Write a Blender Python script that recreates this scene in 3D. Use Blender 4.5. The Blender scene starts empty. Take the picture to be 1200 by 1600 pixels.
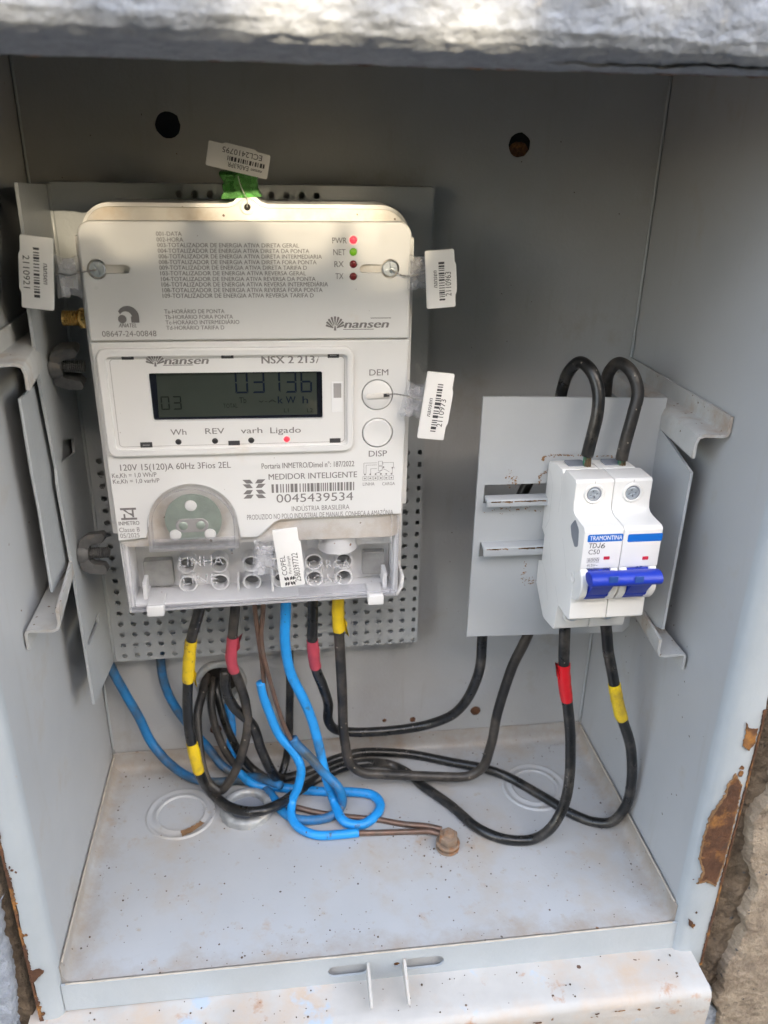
import bpy, bmesh, math, random
from mathutils import Vector, Matrix, noise
from mathutils.geometry import tessellate_polygon
random.seed(7)
SC = bpy.context.scene
COL = SC.collection
S = 0.001                                   # everything below is in millimetres
PI = math.pi

# ------------------------------------------------------------------ camera, sky, sun
cam = bpy.data.cameras.new('camera')
camo = bpy.data.objects.new('camera', cam)
COL.objects.link(camo)
yaw, pit, roll = 0.1346, 0.4205, 0.0192
fw = Vector((math.sin(yaw)*math.cos(pit), math.cos(yaw)*math.cos(pit), -math.sin(pit)))
rt = Vector((math.cos(yaw), -math.sin(yaw), 0))
up = rt.cross(fw)
rt2 = math.cos(roll)*rt + math.sin(roll)*up
up2 = -math.sin(roll)*rt + math.cos(roll)*up
mw = Matrix((rt2, up2, -fw)).transposed().to_4x4()
mw.translation = Vector((109.71, -271.92, 356.67))*S
camo.matrix_world = mw
cam.sensor_fit = 'VERTICAL'
cam.sensor_height = 36
cam.sensor_width = 27
cam.lens = 1276.6/1600*36
cam.clip_start = 0.01
cam.clip_end = 200
cam.dof.use_dof = True
cam.dof.focus_distance = 0.385
cam.dof.aperture_fstop = 11.0
SC.camera = camo

SUN_EL = math.radians(17.0)
SUN_AZ = math.radians(9)                    # to the right of straight behind the camera
to_sun = Vector((math.sin(SUN_AZ)*math.cos(SUN_EL), -math.cos(SUN_AZ)*math.cos(SUN_EL), math.sin(SUN_EL)))
world = bpy.data.worlds.new('World')
SC.world = world
world.use_nodes = True
wn = world.node_tree
sky = wn.nodes.new('ShaderNodeTexSky')
sky.sky_type = 'NISHITA'
sky.sun_disc = False
sky.sun_elevation = SUN_EL
sky.sun_rotation = math.atan2(to_sun.x, to_sun.y)
sky.air_density = 1.0
sky.dust_density = 5.5
sky.ozone_density = 0.6
bgn = wn.nodes['Background']
bgn.inputs['Strength'].default_value = 0.15
wn.links.new(sky.outputs[0], bgn.inputs['Color'])
sl = bpy.data.lights.new('sun', 'SUN')
sl.energy = 2.0
sl.angle = math.radians(0.53)
sl.color = (1.0, 0.83, 0.58)
slo = bpy.data.objects.new('sun', sl)
COL.objects.link(slo)
slo.rotation_euler = to_sun.to_track_quat('Z', 'Y').to_euler()
SC.view_settings.view_transform = 'Standard'
SC.view_settings.look = 'None'
SC.view_settings.exposure = 3.45
SC.view_settings.gamma = 1.0

# ------------------------------------------------------------------ materials
class NT:
    def __init__(s, name):
        s.m = bpy.data.materials.new(name)
        s.m.use_nodes = True
        s.t = s.m.node_tree
        s.b = s.t.nodes['Principled BSDF']
        s.tc = s.t.nodes.new('ShaderNodeTexCoord').outputs['Object']
    def n(s, kind, **kw):
        nd = s.t.nodes.new(kind)
        for k, v in kw.items():
            if k in nd.inputs: nd.inputs[k].default_value = v
            else: setattr(nd, k, v)
        return nd
    def l(s, a, b): s.t.links.new(a, b)
    def noise(s, scale, detail=4, rough=0.55, vec=None):
        nd = s.n('ShaderNodeTexNoise', Scale=scale, Detail=detail, Roughness=rough)
        s.l(vec or s.tc, nd.inputs['Vector'])
        return nd.outputs[0]
    def ramp(s, val, a, b, lo=0.0, hi=1.0):
        nd = s.n('ShaderNodeMapRange')
        nd.clamp = True
        for i, v in ((1, a), (2, b), (3, lo), (4, hi)): nd.inputs[i].default_value = v
        s.l(val, nd.inputs[0])
        return nd.outputs[0]
    def mix(s, fac, a, b):
        nd = s.t.nodes.new('ShaderNodeMix')
        nd.data_type = 'RGBA'
        for v, i in ((fac, 0), (a, 6), (b, 7)):
            if isinstance(v, (tuple, list)): nd.inputs[i].default_value = (*v[:3], 1)
            elif isinstance(v, float): nd.inputs[i].default_value = v
            else: s.l(v, nd.inputs[i])
        return nd.outputs[2]
    def math(s, op, a, b=None):
        nd = s.t.nodes.new('ShaderNodeMath')
        nd.operation = op
        for v, i in ((a, 0), (b, 1)):
            if v is None: continue
            if isinstance(v, (int, float)): nd.inputs[i].default_value = v
            else: s.l(v, nd.inputs[i])
        return nd.outputs[0]
    def bump(s, h, dist, strength=1.0, prev=None):
        nd = s.n('ShaderNodeBump', Distance=dist, Strength=strength)
        s.l(h, nd.inputs['Height'])
        if prev is not None: s.l(prev, nd.inputs['Normal'])
        return nd.outputs[0]
    def specks(s, scale, thr, keep):
        """sparse dots: a voronoi cell keeps its dot only when its random value is high"""
        nz = s.n('ShaderNodeTexNoise', Scale=scale*1.7, Detail=2)
        s.l(s.tc, nz.inputs['Vector'])
        ad = s.n('ShaderNodeMixRGB'); ad.blend_type = 'ADD'; ad.inputs[0].default_value = 0.35/scale
        s.l(s.tc, ad.inputs[1]); s.l(nz.outputs[1], ad.inputs[2])
        v = s.n('ShaderNodeTexVoronoi', Scale=scale, Randomness=1.0)
        s.l(ad.outputs[0], v.inputs['Vector'])
        sep = s.n('ShaderNodeSeparateColor')
        s.l(v.outputs['Color'], sep.inputs[0])
        sz = s.math('MULTIPLY', sep.outputs[1], thr)
        return s.math('MULTIPLY', s.math('LESS_THAN', v.outputs['Distance'], sz), s.math('GREATER_THAN', sep.outputs[0], keep))

def mat(name, col, rough=0.5, metal=0.0, var=0.12, vscale=40, bump=None, specks=None, stains=None, spec=0.5, coat=0.0, emit=None, streak=None, edge=None):
    """col base, var large soft variation; bump (scale, mm) list; specks (scale, thr, keep, col); stains (scale, lo, hi, col)"""
    q = NT(name)
    b = q.b
    c2 = tuple(max(0, x*(1-var)) for x in col)
    c = q.mix(q.ramp(q.noise(vscale, 5), 0.3, 0.7), c2, col)
    for st in stains or ():
        c = q.mix(q.ramp(q.noise(st[0], 6, 0.65), st[1], st[2]), c, st[3])
    if streak:       # faint runs of dirt down a sheet
        mp = q.n('ShaderNodeMapping'); mp.inputs['Scale'].default_value = (110, 110, 9); q.l(q.tc, mp.inputs['Vector'])
        f = q.math('MULTIPLY', q.ramp(q.noise(1.0, 4, 0.6, mp.outputs[0]), 0.56, 0.74), q.ramp(q.noise(22, 3), 0.42, 0.62, 0.0, 0.6))
        c = q.mix(f, c, streak)
    if edge:         # dirt gathered along the rim of the pan: half sizes in metres
        sx = q.n('ShaderNodeSeparateXYZ'); q.l(q.tc, sx.inputs[0])
        d = q.math('MAXIMUM', q.math('SUBTRACT', q.math('ABSOLUTE', sx.outputs[0]), edge[0]), q.math('SUBTRACT', q.math('ABSOLUTE', sx.outputs[1]), edge[1]))
        f = q.math('ADD', q.math('MULTIPLY', d, 1/edge[2]), q.math('MULTIPLY', q.math('SUBTRACT', q.noise(55, 6, 0.7), 0.5), 3.2))
        c = q.mix(q.ramp(f, 0.3, 1.6, 0.0, 0.75), c, edge[3])
    for sp in specks or ():
        c = q.mix(q.specks(sp[0], sp[1], sp[2]), c, sp[3])
    q.l(c, b.inputs['Base Color'])
    b.inputs['Metallic'].default_value = metal
    b.inputs['Specular IOR Level'].default_value = spec
    b.inputs['Coat Weight'].default_value = coat
    q.l(q.ramp(q.noise(vscale*1.3, 4), 0.3, 0.7, rough*0.85, min(1, rough*1.2)), b.inputs['Roughness'])
    prev = None
    for sc_, mm in bump or ():
        prev = q.bump(q.noise(sc_, 3), mm*S, 1.0, prev)
    if prev is not None: q.l(prev, b.inputs['Normal'])
    if emit:
        b.inputs['Emission Color'].default_value = (*emit[0], 1)
        b.inputs['Emission Strength'].default_value = emit[1]
    return q.m

def clear_mat(name, tint, rough=0.08, milk=0.0, milkcol=(0.8, 0.8, 0.8)):
    q = NT(name)
    out = q.t.nodes['Material Output']
    tr = q.n('ShaderNodeBsdfTransparent'); tr.inputs[0].default_value = (*tint, 1)
    gl = q.n('ShaderNodeBsdfGlossy', Roughness=rough)
    q.l(q.bump(q.noise(300, 3), 0.05*S), gl.inputs['Normal'])
    lw = q.n('ShaderNodeLayerWeight', Blend=0.5)
    f = q.math('ADD', q.math('MULTIPLY', q.math('POWER', lw.outputs['Facing'], 4.0), 0.75), 0.04)
    mx = q.n('ShaderNodeMixShader')
    q.l(f, mx.inputs[0]); q.l(tr.outputs[0], mx.inputs[1]); q.l(gl.outputs[0], mx.inputs[2])
    last = mx.outputs[0]
    if milk:
        df = q.n('ShaderNodeBsdfDiffuse'); df.inputs[0].default_value = (*milkcol, 1)
        m2 = q.n('ShaderNodeMixShader')
        q.l(q.ramp(q.noise(250, 4), 0.3, 0.7, milk*0.6, milk*1.3), m2.inputs[0])
        q.l(last, m2.inputs[1]); q.l(df.outputs[0], m2.inputs[2])
        last = m2.outputs[0]
    q.l(last, out.inputs['Surface'])
    q.t.nodes.remove(q.b)
    return q.m

RUST = (0.11, 0.042, 0.018)
DUST = (0.36, 0.27, 0.19)
PAINT = (0.415, 0.425, 0.435)
M = {}
M['sidepaint'] = mat('grey_enamel_side', PAINT, 0.40, var=0.08, vscale=14, bump=((520, 0.035),), specks=((210, 0.13, 0.86, (0.09, 0.07, 0.05)), (75, 0.05, 0.90, (0.12, 0.06, 0.03))),
                 stains=((28, 0.58, 0.80, (0.36, 0.33, 0.29)),), streak=(0.34, 0.325, 0.30))
M['paint'] = mat('grey_enamel', PAINT, 0.36, var=0.08, vscale=14, bump=((480, 0.13),),
                 specks=((210, 0.13, 0.86, (0.09, 0.07, 0.05)), (75, 0.05, 0.90, (0.12, 0.06, 0.03))),
                 stains=((28, 0.58, 0.80, (0.33, 0.30, 0.26)), (9, 0.50, 0.72, (0.37, 0.365, 0.36))), streak=(0.33, 0.315, 0.29))
M['floor'] = mat('grey_enamel_floor', (0.43, 0.44, 0.45), 0.42, var=0.10, vscale=16, bump=((500, 0.07), (70, 0.2)),
                 specks=((230, 0.15, 0.84, (0.09, 0.07, 0.055)), (90, 0.10, 0.90, (0.20, 0.11, 0.06)), (420, 0.20, 0.82, (0.18, 0.14, 0.11))),
                 stains=((22, 0.50, 0.78, (0.40, 0.345, 0.28)), (48, 0.60, 0.78, (0.38, 0.27, 0.18)), (120, 0.62, 0.74, (0.36, 0.31, 0.25))), edge=(0.132, 0.056, 0.014, (0.31, 0.245, 0.18)))
M['frame'] = mat('grey_enamel_frame', (0.41, 0.44, 0.46), 0.40, var=0.10, vscale=30, bump=((420, 0.12), (45, 0.3)),
                 specks=((150, 0.08, 0.90, RUST),), stains=((60, 0.70, 0.78, (0.45, 0.28, 0.15)),))
M['sill'] = mat('stained_sill', (0.52, 0.49, 0.45), 0.6, var=0.2, vscale=30, bump=((350, 0.15), (60, 0.4)),
                specks=((170, 0.22, 0.84, (0.1, 0.05, 0.03)),),
                stains=((20, 0.46, 0.66, (0.50, 0.38, 0.28)), (55, 0.60, 0.72, (0.40, 0.20, 0.10)), (30, 0.60, 0.66, (0.42, 0.47, 0.52))))
M['rusttop'] = mat('rusty_dark_top', (0.10, 0.075, 0.065), 0.7, var=0.4, vscale=30)
M['tray'] = mat('tray_enamel', (0.38, 0.40, 0.415), 0.35, var=0.07, vscale=20, bump=((480, 0.18),),
                specks=((160, 0.09, 0.88, (0.05, 0.04, 0.04)),))
M['plate'] = mat('plate_enamel', (0.42, 0.44, 0.46), 0.40, var=0.08, vscale=26, bump=((450, 0.05), (60, 0.15)),
                 specks=((150, 0.08, 0.88, (0.07, 0.04, 0.03)),), stains=((40, 0.68, 0.80, (0.42, 0.31, 0.21)),))
M['rail'] = mat('dusty_rail', (0.46, 0.465, 0.46), 0.6, var=0.2, vscale=60, bump=((300, 0.2),),
                specks=((350, 0.24, 0.72, (0.14, 0.10, 0.07)),), stains=((35, 0.50, 0.68, (0.33, 0.26, 0.20)),))
M['white'] = mat('meter_plastic', (0.69, 0.69, 0.69), 0.32, var=0.04, vscale=30, bump=((900, 0.012),),
                 specks=((260, 0.10, 0.90, (0.16, 0.11, 0.08)), (110, 0.05, 0.86, (0.08, 0.06, 0.05))),
                 stains=((24, 0.64, 0.82, (0.62, 0.55, 0.47)),))
M['dirtywhite'] = mat('dirty_meter_plastic', (0.66, 0.64, 0.61), 0.5, var=0.1, vscale=40,
                 specks=((300, 0.18, 0.84, (0.14, 0.09, 0.06)),), stains=((30, 0.50, 0.74, (0.45, 0.36, 0.27)),))
M['bwhite'] = mat('breaker_plastic', (0.72, 0.715, 0.70), 0.38, var=0.03, vscale=40, bump=((900, 0.01),),
                  stains=((45, 0.68, 0.86, (0.70, 0.63, 0.52)),))
M['cutgrey'] = mat('grey_plastic', (0.20, 0.22, 0.26), 0.5)
M['socket'] = mat('terminal_plastic', (0.74, 0.745, 0.76), 0.45, var=0.06, vscale=60,
                  specks=((260, 0.20, 0.90, (0.22, 0.10, 0.05)),))
M['socketdeep'] = mat('terminal_hole', (0.13, 0.135, 0.15), 0.5)
M['ink'] = mat('grey_ink', (0.19, 0.18, 0.18), 0.6, var=0.15, vscale=500)
M['mouldgrey'] = mat('mould_line_grey', (0.55, 0.55, 0.54), 0.5)
M['inkdark'] = mat('dark_ink', (0.05, 0.05, 0.055), 0.6)
M['inklight'] = mat('pale_ink', (0.33, 0.32, 0.32), 0.6)
M['darkmark'] = mat('dark_slot', (0.05, 0.05, 0.055), 0.4)
M['tag'] = mat('tag_plastic', (0.78, 0.77, 0.76), 0.35, var=0.05, vscale=90, stains=((60, 0.66, 0.82, (0.62, 0.54, 0.42)),))
M['clear'] = clear_mat('clear_plastic', (0.985, 0.985, 0.99), 0.04, 0.015, (0.85, 0.85, 0.87))
M['clearedge'] = clear_mat('clear_plastic_edge', (0.95, 0.95, 0.96), 0.06, 0.12, (0.75, 0.75, 0.78))
M['sealclear'] = clear_mat('seal_clear', (0.97, 0.975, 0.985), 0.06, 0.14, (0.88, 0.88, 0.92))
M['sealgreen'] = clear_mat('seal_green', (0.35, 0.72, 0.30), 0.10, 0.40, (0.16, 0.42, 0.13))
M['emboss'] = clear_mat('embossed_clear', (0.9, 0.9, 0.92), 0.1, 0.28, (0.8, 0.8, 0.82))
M['lcd'] = mat('lcd_glass', (0.046, 0.055, 0.048), 0.06, var=0.25, vscale=25, spec=0.5)
M['lcdseg'] = mat('lcd_segment', (0.010, 0.014, 0.026), 0.2)
M['lcdfaint'] = mat('lcd_faint_segment', (0.014, 0.016, 0.016), 0.2)
M['lcdframe'] = mat('lcd_frame', (0.010, 0.012, 0.020), 0.15)
M['ledred'] = mat('red_led_lit', (0.75, 0.02, 0.03), 0.3, emit=((1.0, 0.02, 0.03), 0.30))
M['leddark'] = mat('red_led_off', (0.16, 0.012, 0.016), 0.25)
M['ledgreen'] = mat('green_led', (0.10, 0.24, 0.012), 0.3, emit=((0.25, 0.6, 0.02), 0.03))
M['ledblack'] = mat('black_led', (0.03, 0.03, 0.032), 0.3)
M['zinc'] = mat('zinc_screw', (0.66, 0.72, 0.80), 0.36, metal=0.75, var=0.2, vscale=600, bump=((700, 0.05),))
M['steeldull'] = mat('dull_steel', (0.13, 0.13, 0.13), 0.6, metal=0.35, var=0.3, vscale=300, bump=((500, 0.12),), stains=((200, 0.55, 0.7, (0.16, 0.14, 0.12)),))
M['disc'] = mat('sensor_steel', (0.36, 0.42, 0.37), 0.5, metal=0.35, var=0.25, vscale=160, bump=((900, 0.04),))
M['mirror'] = mat('terminal_metal', (0.42, 0.42, 0.41), 0.45, metal=0.4, var=0.35, vscale=140, bump=((400, 0.08),))
M['brass'] = mat('brass', (0.72, 0.47, 0.16), 0.28, metal=1.0, var=0.25, vscale=300)
M['wire'] = mat('seal_wire', (0.38, 0.37, 0.36), 0.4, metal=0.9)
M['blue'] = mat('breaker_blue', (0.010, 0.036, 0.40), 0.42, var=0.1, vscale=80)
M['stripe'] = mat('blue_print', (0.005, 0.13, 0.52), 0.4, var=0.03)
M['redwin'] = mat('red_window', (0.55, 0.02, 0.05), 0.35)
M['inkwhite'] = mat('white_ink', (0.85, 0.85, 0.85), 0.5)
M['inkblue'] = mat('blue_ink', (0.02, 0.07, 0.30), 0.5)
M['black'] = mat('black_insulation', (0.011, 0.0115, 0.012), 0.30, var=0.3, vscale=120, bump=((260, 0.12), (900, 0.03)),
                 specks=((420, 0.22, 0.80, (0.22, 0.19, 0.16)),), stains=((60, 0.52, 0.80, (0.10, 0.088, 0.075)), (230, 0.58, 0.75, (0.06, 0.055, 0.05))))
M['blackdusty'] = mat('dusty_black_insulation', (0.017, 0.0165, 0.0165), 0.45, var=0.3, vscale=120, bump=((260, 0.15),),
                 specks=((380, 0.25, 0.80, (0.25, 0.22, 0.18)),), stains=((50, 0.42, 0.72, (0.10, 0.085, 0.07)),))
M['bluewire'] = mat('blue_insulation', (0.014, 0.285, 0.74), 0.42, var=0.15, vscale=80, bump=((300, 0.08),),
                 specks=((260, 0.16, 0.86, (0.06, 0.06, 0.06)),), stains=((45, 0.56, 0.74, (0.035, 0.12, 0.25)), (130, 0.60, 0.72, (0.05, 0.09, 0.13))))
M['bluedirty'] = mat('dirty_blue_insulation', (0.012, 0.20, 0.50), 0.5, var=0.25, vscale=80, bump=((300, 0.1),),
                 specks=((300, 0.2, 0.82, (0.15, 0.13, 0.11)),), stains=((34, 0.40, 0.60, (0.055, 0.075, 0.09)), (140, 0.58, 0.72, (0.10, 0.09, 0.08))))
M['copper'] = mat('dull_copper', (0.20, 0.125, 0.095), 0.45, metal=0.55, var=0.3, vscale=200, bump=((500, 0.05),), stains=((120, 0.5, 0.75, (0.14, 0.12, 0.10)),))
M['coppergreen'] = mat('verdigris_copper', (0.16, 0.11, 0.06), 0.6, metal=0.4, var=0.3, vscale=500, stains=((250, 0.5, 0.6, (0.05, 0.22, 0.15)),))
M['yellow'] = mat('yellow_tape', (0.74, 0.52, 0.01), 0.42, var=0.15, vscale=150, bump=((180, 0.3),), stains=((70, 0.52, 0.72, (0.36, 0.25, 0.04)), (160, 0.60, 0.70, (0.10, 0.08, 0.04))))
M['redtape'] = mat('faded_red_tape', (0.44, 0.055, 0.085), 0.42, var=0.2, vscale=150, bump=((180, 0.3),))
M['redbright'] = mat('bright_red_tape', (0.60, 0.010, 0.018), 0.38, var=0.15, vscale=150, bump=((180, 0.3),))
M['zincfit'] = mat('weathered_zinc', (0.44, 0.46, 0.47), 0.5, metal=0.4, var=0.35, vscale=150, bump=((350, 0.5),), stains=((120, 0.56, 0.72, (0.55, 0.50, 0.42)),))
M['rustbolt'] = mat('rusty_bolt', (0.30, 0.22, 0.16), 0.8, metal=0.2, var=0.4, vscale=180, bump=((320, 0.5),), stains=((150, 0.48, 0.62, (0.26, 0.12, 0.05)),))
M['rust'] = mat('rust', (0.12, 0.050, 0.022), 0.9, var=0.5, vscale=120, bump=((320, 0.8), (90, 1.0)), stains=((70, 0.50, 0.64, (0.34, 0.15, 0.035)), (160, 0.58, 0.70, (0.05, 0.03, 0.022))))
M['ruststain'] = mat('rust_edge', (0.27, 0.15, 0.07), 0.8, var=0.4, vscale=200, bump=((300, 0.3),))
M['hole'] = mat('painted_hole_shade', (0.02, 0.017, 0.015), 0.9)  # near-black colour stands in for shade inside holes and behind gaps
M['crumb'] = mat('dirt_crumb', (0.16, 0.11, 0.075), 0.95, var=0.7, vscale=60)
M['caulk'] = mat('old_caulk', (0.52, 0.46, 0.38), 0.7, var=0.3, vscale=100)
M['ground'] = mat('ground_asphalt', (0.055, 0.052, 0.05), 0.9, var=0.3, vscale=3)
M['leaf'] = mat('leaf_green', (0.035, 0.055, 0.018), 0.5, var=0.4, vscale=5)
M['bark'] = mat('bark', (0.10, 0.075, 0.05), 0.9, var=0.4, vscale=20, bump=((60, 5),))

def plaster_mat():
    q = NT('painted_plaster')
    n = q.ramp(q.noise(180, 6, 0.7), 0.34, 0.66)
    c = q.mix(n, (0.25, 0.27, 0.31), (0.37, 0.395, 0.44))
    c = q.mix(q.ramp(q.noise(110, 6, 0.7), 0.66, 0.74), c, (0.48, 0.42, 0.34))
    q.l(c, q.b.inputs['Base Color'])
    q.b.inputs['Roughness'].default_value = 0.75
    p = q.bump(q.noise(300, 5, 0.65), 2.2*S)
    q.l(p, q.b.inputs['Normal'])
    return q.m
M['plaster'] = plaster_mat()
def mortar_mat(name, a, b, d):
    q = NT(name)
    c = q.mix(q.ramp(q.noise(90, 8, 0.7), 0.35, 0.65), a, b)
    c = q.mix(q.ramp(q.noise(210, 6, 0.7), 0.60, 0.72), c, d)
    c = q.mix(q.specks(260, 0.30, 0.80), c, (0.10, 0.09, 0.085))
    q.l(c, q.b.inputs['Base Color'])
    q.b.inputs['Roughness'].default_value = 0.92
    p = q.bump(q.noise(420, 6, 0.7), 1.6*S)
    p = q.bump(q.noise(110, 5, 0.6), 3.2*S, 1.0, p)
    q.l(p, q.b.inputs['Normal'])
    return q.m
M['mortar'] = mortar_mat('brown_mortar', (0.10, 0.07, 0.045), (0.22, 0.16, 0.105), (0.04, 0.031, 0.024))
M['render'] = mortar_mat('pale_render', (0.245, 0.185, 0.13), (0.41, 0.325, 0.235), (0.14, 0.105, 0.072))

# ------------------------------------------------------------------ mesh helpers
def link(o): COL.objects.link(o); return o
def thing(name, label, cat, loc=(0, 0, 0), group=None):
    o = link(bpy.data.objects.new(name, None))
    o.empty_display_size = 0.01
    o.location = Vector(loc)*S
    o['label'] = label; o['category'] = cat
    if group: o['group'] = group
    return o
def world_loc(o):
    v = Vector((0, 0, 0))
    while o is not None: v += o.location; o = o.parent
    return v
def tag(o, label, cat, group=None):
    o['label'] = label; o['category'] = cat
    if group: o['group'] = group
    return o
def finish(name, me, m, parent=None, smooth=None, label=None, loc=None, stuff=False):
    o = link(bpy.data.objects.new(name, me))
    off = world_loc(parent) if parent is not None else Vector(loc or (0, 0, 0))*S
    me.transform(Matrix.Scale(S, 4))
    me.transform(Matrix.Translation(-off))
    if parent is not None: o.parent = parent
    else: o.location = off
    for mm in (m if isinstance(m, (list, tuple)) else [m]): me.materials.append(mm)
    if smooth is not None:
        for p in me.polygons: p.use_smooth = True
        if smooth < 180: me.set_sharp_from_angle(angle=math.radians(smooth))
    if label: o['label'] = label
    if stuff: o['kind'] = 'stuff'
    return o
def obj(name, bm, m, parent=None, smooth=35, label=None, loc=None, stuff=False):
    bmesh.ops.recalc_face_normals(bm, faces=bm.faces[:])
    me = bpy.data.meshes.new(name)
    bm.to_mesh(me); bm.free()
    return finish(name, me, m, parent, smooth, label, loc, stuff)
def BM(): return bmesh.new()
IDM = Matrix.Identity(4)
def frame(o, u, v):
    """matrix from (u, v, w) to mm world: w points out of the face"""
    u = Vector(u).normalized(); v = Vector(v); v = (v - u*v.dot(u)).normalized(); w = u.cross(v)
    m = Matrix((u, v, w)).transposed().to_4x4(); m.translation = Vector(o); return m
FACE = frame((0, 75, 0), (1, 0, 0), (0, 0, 1))          # meter face: (x, z, out)
def add(bm, src, mx=IDM):
    src.transform(mx); me = bpy.data.meshes.new('tmp'); src.to_mesh(me); src.free()
    bm.from_mesh(me); bpy.data.meshes.remove(me)
def bevel_sharp(b, w, seg=2, ang=30):
    es = [e for e in b.edges if len(e.link_faces) == 2 and e.calc_face_angle(0) > math.radians(ang)]
    if es: bmesh.ops.bevel(b, geom=es, offset=w, segments=seg, profile=0.6, affect='EDGES', clamp_overlap=True)
def box(bm, lo, hi, bev=0, seg=2, mx=IDM):
    b = BM()
    bmesh.ops.create_cube(b, size=1)
    lo, hi = Vector(lo), Vector(hi)
    for v in b.verts: v.co = Vector((lo[i] + (v.co[i] + .5)*(hi[i]-lo[i]) for i in range(3)))
    if bev: bevel_sharp(b, bev, seg)
    add(bm, b, mx)
def prism(bm, pts, a, b_, bev=0, seg=2, mx=IDM, holes=()):
    """2-D outline (u, v) extruded from w=a to w=b_, with optional holes"""
    b = BM()
    loops = [list(pts)] + [list(h) for h in holes]
    tris = tessellate_polygon([[Vector((p[0], p[1], 0)) for p in L] for L in loops]) if holes else None
    flat = [p for L in loops for p in L]
    lo = [b.verts.new((p[0], p[1], a)) for p in flat]
    hi = [b.verts.new((p[0], p[1], b_)) for p in flat]
    if tris:
        for t in tris:
            for vs in (lo, hi):
                try: b.faces.new([vs[i] for i in t])
                except ValueError: pass
    else:
        b.faces.new(lo); b.faces.new(hi[::-1])
    k = 0
    for L in loops:
        n = len(L)
        for i in range(n):
            j = (i+1) % n
            b.faces.new((lo[k+i], lo[k+j], hi[k+j], hi[k+i]))
        k += n
    bmesh.ops.recalc_face_normals(b, faces=b.faces[:])
    if bev: bevel_sharp(b, bev, seg)
    add(bm, b, mx)
def offset_in(pts, d):
    n = len(pts); A = sum(pts[i][0]*pts[(i+1) % n][1]-pts[(i+1) % n][0]*pts[i][1] for i in range(n)); sg = 1 if A > 0 else -1; out = []
    for i in range(n):
        p = Vector(pts[i]); a = (p-Vector(pts[i-1])); c = (Vector(pts[(i+1) % n])-p)
        if a.length < 1e-6 or c.length < 1e-6: out.append(tuple(p)); continue
        a.normalize(); c.normalize(); n1 = Vector((-a.y, a.x))*sg; n2 = Vector((-c.y, c.x))*sg; m = n1+n2
        m = m/max(.35, m.length_squared)*2 if m.length > 1e-6 else n1
        out.append((p.x+m.x*d, p.y+m.y*d))
    return out
def cover(bm, pts, a, b_, ch, mx=IDM, holes=()):
    """prism with a rounded front edge and plain holes; the front is one flat tessellated face"""
    b = BM(); rings = [(pts, a), (pts, b_-ch), (offset_in(pts, ch*.3), b_-ch*.3), (offset_in(pts, ch), b_)]
    vs = [[b.verts.new((p[0], p[1], w)) for p in P] for P, w in rings]; n = len(pts)
    for A_, C_ in zip(vs, vs[1:]):
        for i in range(n): b.faces.new((A_[i], A_[(i+1) % n], C_[(i+1) % n], C_[i]))
    hv = [[b.verts.new((p[0], p[1], b_)) for p in h] for h in holes]; hb = [[b.verts.new((p[0], p[1], a)) for p in h] for h in holes]
    fl = vs[-1] + [v for h in hv for v in h]
    for t in tessellate_polygon([[v.co.copy() for v in vs[-1]]] + [[v.co.copy() for v in h] for h in hv]):
        try: b.faces.new([fl[i] for i in t])
        except ValueError: pass
    for h, g in zip(hv, hb):
        for i in range(len(h)): b.faces.new((h[i], h[(i+1) % len(h)], g[(i+1) % len(h)], g[i]))
    add(bm, b, mx)
AX = Matrix(((0, 0, 1, 0), (1, 0, 0, 0), (0, 1, 0, 0), (0, 0, 0, 1)))      # (y, z, x) prism along x
AY = Matrix(((1, 0, 0, 0), (0, 0, -1, 0), (0, 1, 0, 0), (0, 0, 0, 1)))     # (x, z) prism, w = -y
def circ(cx, cy, r, n=24, ry=None, a0=0):
    return [(cx + r*math.cos(a0+2*PI*i/n), cy + (ry or r)*math.sin(a0+2*PI*i/n)) for i in range(n)]
def rrect(x0, y0, x1, y1, r, n=5):
    P = []
    for cx, cy, a in ((x1-r, y1-r, 0), (x0+r, y1-r, 90), (x0+r, y0+r, 180), (x1-r, y0+r, 270)):
        for i in range(n+1):
            t = math.radians(a + 90*i/n); P.append((cx + r*math.cos(t), cy + r*math.sin(t)))
    return P
def rpoly(pts, r, n=4):
    """polygon with every corner rounded by r"""
    out = []; N = len(pts)
    for i in range(N):
        p = Vector(pts[i]); a = Vector(pts[i-1]) - p; c = Vector(pts[(i+1) % N]) - p
        d = min(r, a.length*.45, c.length*.45); A = p + a.normalized()*d; C = p + c.normalized()*d
        for k in range(n+1):
            t = k/n; q = A*(1-t)**2 + p*2*t*(1-t) + C*t*t; out.append((q.x, q.y))
    return out
def lathe(bm, prof, n=24, mx=IDM):
    """profile (radius, w) turned about w"""
    b = BM(); rings = []
    for r, w in prof:
        rings.append([b.verts.new((r*math.cos(2*PI*i/n), r*math.sin(2*PI*i/n), w)) for i in range(n)] if r > 1e-6 else [b.verts.new((0, 0, w))])
    for A, C in zip(rings, rings[1:]):
        for i in range(n):
            j = (i+1) % n
            if len(A) == 1 and len(C) == 1: continue
            if len(A) == 1: b.faces.new((A[0], C[i], C[j]))
            elif len(C) == 1: b.faces.new((A[i], A[j], C[0]))
            else: b.faces.new((A[i], A[j], C[j], C[i]))
    add(bm, b, mx)
def at_w(x, y, w, base=FACE): return base @ Matrix.Translation((x, y, w))
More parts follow.
